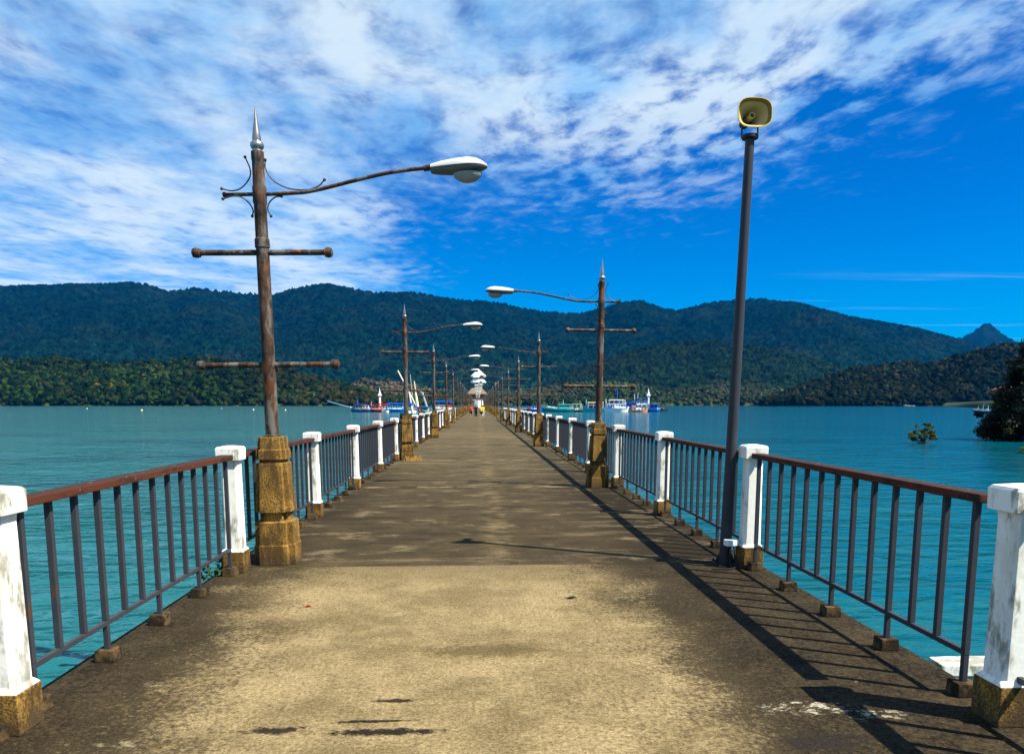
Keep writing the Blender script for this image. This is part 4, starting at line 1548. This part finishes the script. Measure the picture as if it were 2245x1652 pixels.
# big dark tree at the right edge, rooted in the water
tp = on(2238, 968, WATER)
TX, TY = float(tp[0]) + 2.75, float(tp[1]) + 2.0
r = empty('tree', (TX, TY, WATER))
rr = random.Random(5)
mpp = TY / 1650.0
mb = MB()
cents, rads = [], []
limb(mb, (0, 0, -.8), (.3, .2, 4.2), .38, .22, rr)
for k in range(16):
    a = rr.uniform(0, 2 * PI)
    z0 = rr.uniform(.5, 4.0)
    ln = rr.uniform(1.8, 3.4)
    tip = (math.cos(a) * ln, math.sin(a) * ln * .8, z0 + rr.uniform(-.2, 2.0))
    limb(mb, (.1, .1, z0), tip, .13, .04, rr)
mb.build('trunk', M_BARK, r, smooth=60)
for k in range(420):
    z = rr.uniform(.15, 8.8)
    wmax = 4.3 * (1 - max(0, (z - 2.0) / 7.6) ** 1.25) if z > 2.0 else 4.3 * (.9 + .1 * z / 2.0)
    a = rr.uniform(0, 2 * PI)
    q = wmax * rr.uniform(.25, 1) ** .6 * rr.uniform(.82, 1.06)
    cents.append((math.cos(a) * q, math.sin(a) * q * .85, z))
    rads.append(rr.uniform(.32, .72))
for k in range(150):
    a = rr.uniform(0, 2 * PI)
    q = rr.uniform(1.5, 4.5)
    cents.append((math.cos(a) * q, math.sin(a) * q * .8, rr.uniform(.12, 2.2)))
    rads.append(rr.uniform(.35, .75))
leaves('crown', cents, rads, 130, .23, [(.006, .010, .004, 5), (.011, .017, .005, 3), (.028, .034, .008, 1)], 61, r)
tag(r, 'large dark leafy tree standing in the water at the right edge', 'tree')

# little mangrove bush in the bay
tp = on(2022, 972, WATER)
r = empty('mangrove_bush', (float(tp[0]), float(tp[1]), WATER))
k_ = float(tp[1]) / 1650
rr = random.Random(9)
mb = MB()
cents, rads = [], []
shape = [(-30, 22), (-24, 16), (-20, 24), (-14, 12), (-12, 27), (-4, 20), (-3, 34), (2, 28), (3, 42), (8, 34), (10, 20), (14, 28), (20, 38), (19, 23), (26, 18), (29, 13), (12, 13), (-2, 13), (22, 12), (-8, 38), (24, 27), (6, 8), (-10, 9)]
for (dx, dz) in shape:
    q = (dx * k_, rr.uniform(-.5, .5), dz * k_)
    limb(mb, (rr.uniform(-.06, .06), rr.uniform(-.06, .06), -.3), q, .03, .008, rr, 4, .07)
    for _ in range(2):
        cents.append((q[0] + rr.uniform(-.1, .1), q[1] + rr.uniform(-.2, .2), q[2] + rr.uniform(-.08, .08)))
        rads.append(rr.uniform(.11, .2))
mb.build('stems', M_BARK, r)
leaves('foliage', cents, rads, 110, .12, [(.045, .075, .012, 3), (.085, .10, .016, 2), (.018, .03, .008, 2)], 63, r)
tag(r, 'small mangrove bush growing alone out of the blue water', 'bush')

# bright bush at the right edge
tp = on(2243, 993, WATER)
r = empty('low_bush', (float(tp[0]) + .35, float(tp[1]), WATER))
mb = MB()
rr = random.Random(12)
cents, rads = [], []
for _ in range(16):
    q = (rr.uniform(-.75, .9), rr.uniform(-.5, .5), rr.uniform(.05, .42))
    limb(mb, (q[0] * .3, 0, -.3), q, .02, .006, rr)
    cents.append(q)
    rads.append(rr.uniform(.12, .24))
mb.build('stems', M_BARK, r)
leaves('foliage', cents, rads, 60, .10, [(.09, .12, .012, 2), (.05, .08, .012, 2)], 67, r)
tag(r, 'low yellow green bush at the right frame edge in front of the dark tree', 'bush')

# weed at the foot of the second left post
p = on(462, 1268)
r = empty('weed', (-2.37, float(p[1]) + .05, -.06))
mb = MB()
rr = random.Random(3)
cents, rads = [], []
for a, l in ((.4, .2), (1.2, .22), (2.2, .18), (3.0, .2), (1.7, .26), (.1, .16)):
    q = (math.cos(a) * l * .6 - .02, math.sin(a + .6) * l, .05 + l * .45)
    limb(mb, (0, 0, 0), q, .004, .002, rr, 4, .05)
    for f in (.5, .75, 1):
        cents.append(tuple(c * f for c in q))
        rads.append(.035)
mb.build('stems', plain('weed stem', (.03, .06, .015)), r)
leaves('foliage', cents, rads, 5, .075, [(.014, .035, .010, 3), (.05, .13, .02, 1)], 71, r)
tag(r, 'small green weed sprouting from the deck edge by the second left post', 'weed')

# dry grass round the second left lamp
rr = random.Random(8)
r = MB()
for i in range(170):
    a = rr.uniform(-.25, .62)
    x, y = -1.76 + rr.uniform(-.28, .3) * rr.random(), 20.93 - rr.random() ** 2 * .35 + (.25 if rr.random() < .2 else 0)
    h = rr.uniform(.04, .16)
    dx, dy = rr.uniform(-.09, .09), rr.uniform(-.06, .06)
    r.add([(x - .005, y, 0), (x + .005, y, 0), (x + dx * .5 + .004, y + dy * .5, h * .7), (x + dx, y + dy, h)], [(0, 1, 2), (0, 2, 3)])
o = r.build('dry_grass', plain('dry grass', (.42, .26, .06), .8))
kind(o, 'stuff')
tag(o, 'dry orange grass tuft at the foot of the second left lamp', 'grass')


# fallen leaves on the deck
def fallen(px, py, s, c, lab, rz):
    p = on(px, py)
    mb = MB()
    mb.add([(-s, 0, .006), (-s * .3, s * .32, .012), (s * .4, s * .25, .02), (s, 0, .008), (s * .3, -s * .3, .018), (-s * .4, -s * .25, .010), (0, 0, .004)],
           [(0, 6, 1), (1, 6, 2), (2, 6, 3), (3, 6, 4), (4, 6, 5), (5, 6, 0)])
    o = mb.build('fallen_leaf', plain('leaf ' + lab[:6], c, .7))
    o.location = (p[0], p[1], 0)
    o.rotation_euler.z = rz
    tag(o, lab, 'leaf')


fallen(674, 1330, .035, (.45, .07, .03), 'red scrap of leaf lying on the pale slab near the left railing', .1)
fallen(1252, 1311, .05, (.04, .04, .045), 'dark curled leaf lying in the middle of the pale slab', -.2)

# ------------------------------------------------------------------ air
if HAZE if 'HAZE' in globals() else True:
    hm = bpy.data.materials.new('sea air')
    hm.use_nodes = True
    nt = hm.node_tree
    nt.nodes.clear()
    out = nt.nodes.new('ShaderNodeOutputMaterial')
    vol = nt.nodes.new('ShaderNodeVolumePrincipled')
    vol.inputs['Color'].default_value = (.0, .30, 1.0, 1)
    vol.inputs['Density'].default_value = 2.1e-5
    vol.inputs['Anisotropy'].default_value = .0
    nt.links.new(vol.outputs[0], out.inputs['Volume'])
    hz = MB().box((0, 4000, 473.5), (14000, 9200, 961)).build('haze', hm)
    kind(hz, 'stuff')
    tag(hz, 'thin blue haze between the pier and the far mountains', 'haze')

# ------------------------------------------------------------------ output
SC.render.engine = 'CYCLES'
SC.cycles.use_denoising = True
SC.cycles.max_bounces = 6
SC.cycles.volume_bounces = 0
SC.cycles.use_adaptive_sampling = True
SC.cycles.adaptive_threshold = .01
SC.view_settings.view_transform = 'Standard'
SC.view_settings.look = 'None'
SC.view_settings.exposure = 1.28
SC.view_settings.gamma = 1
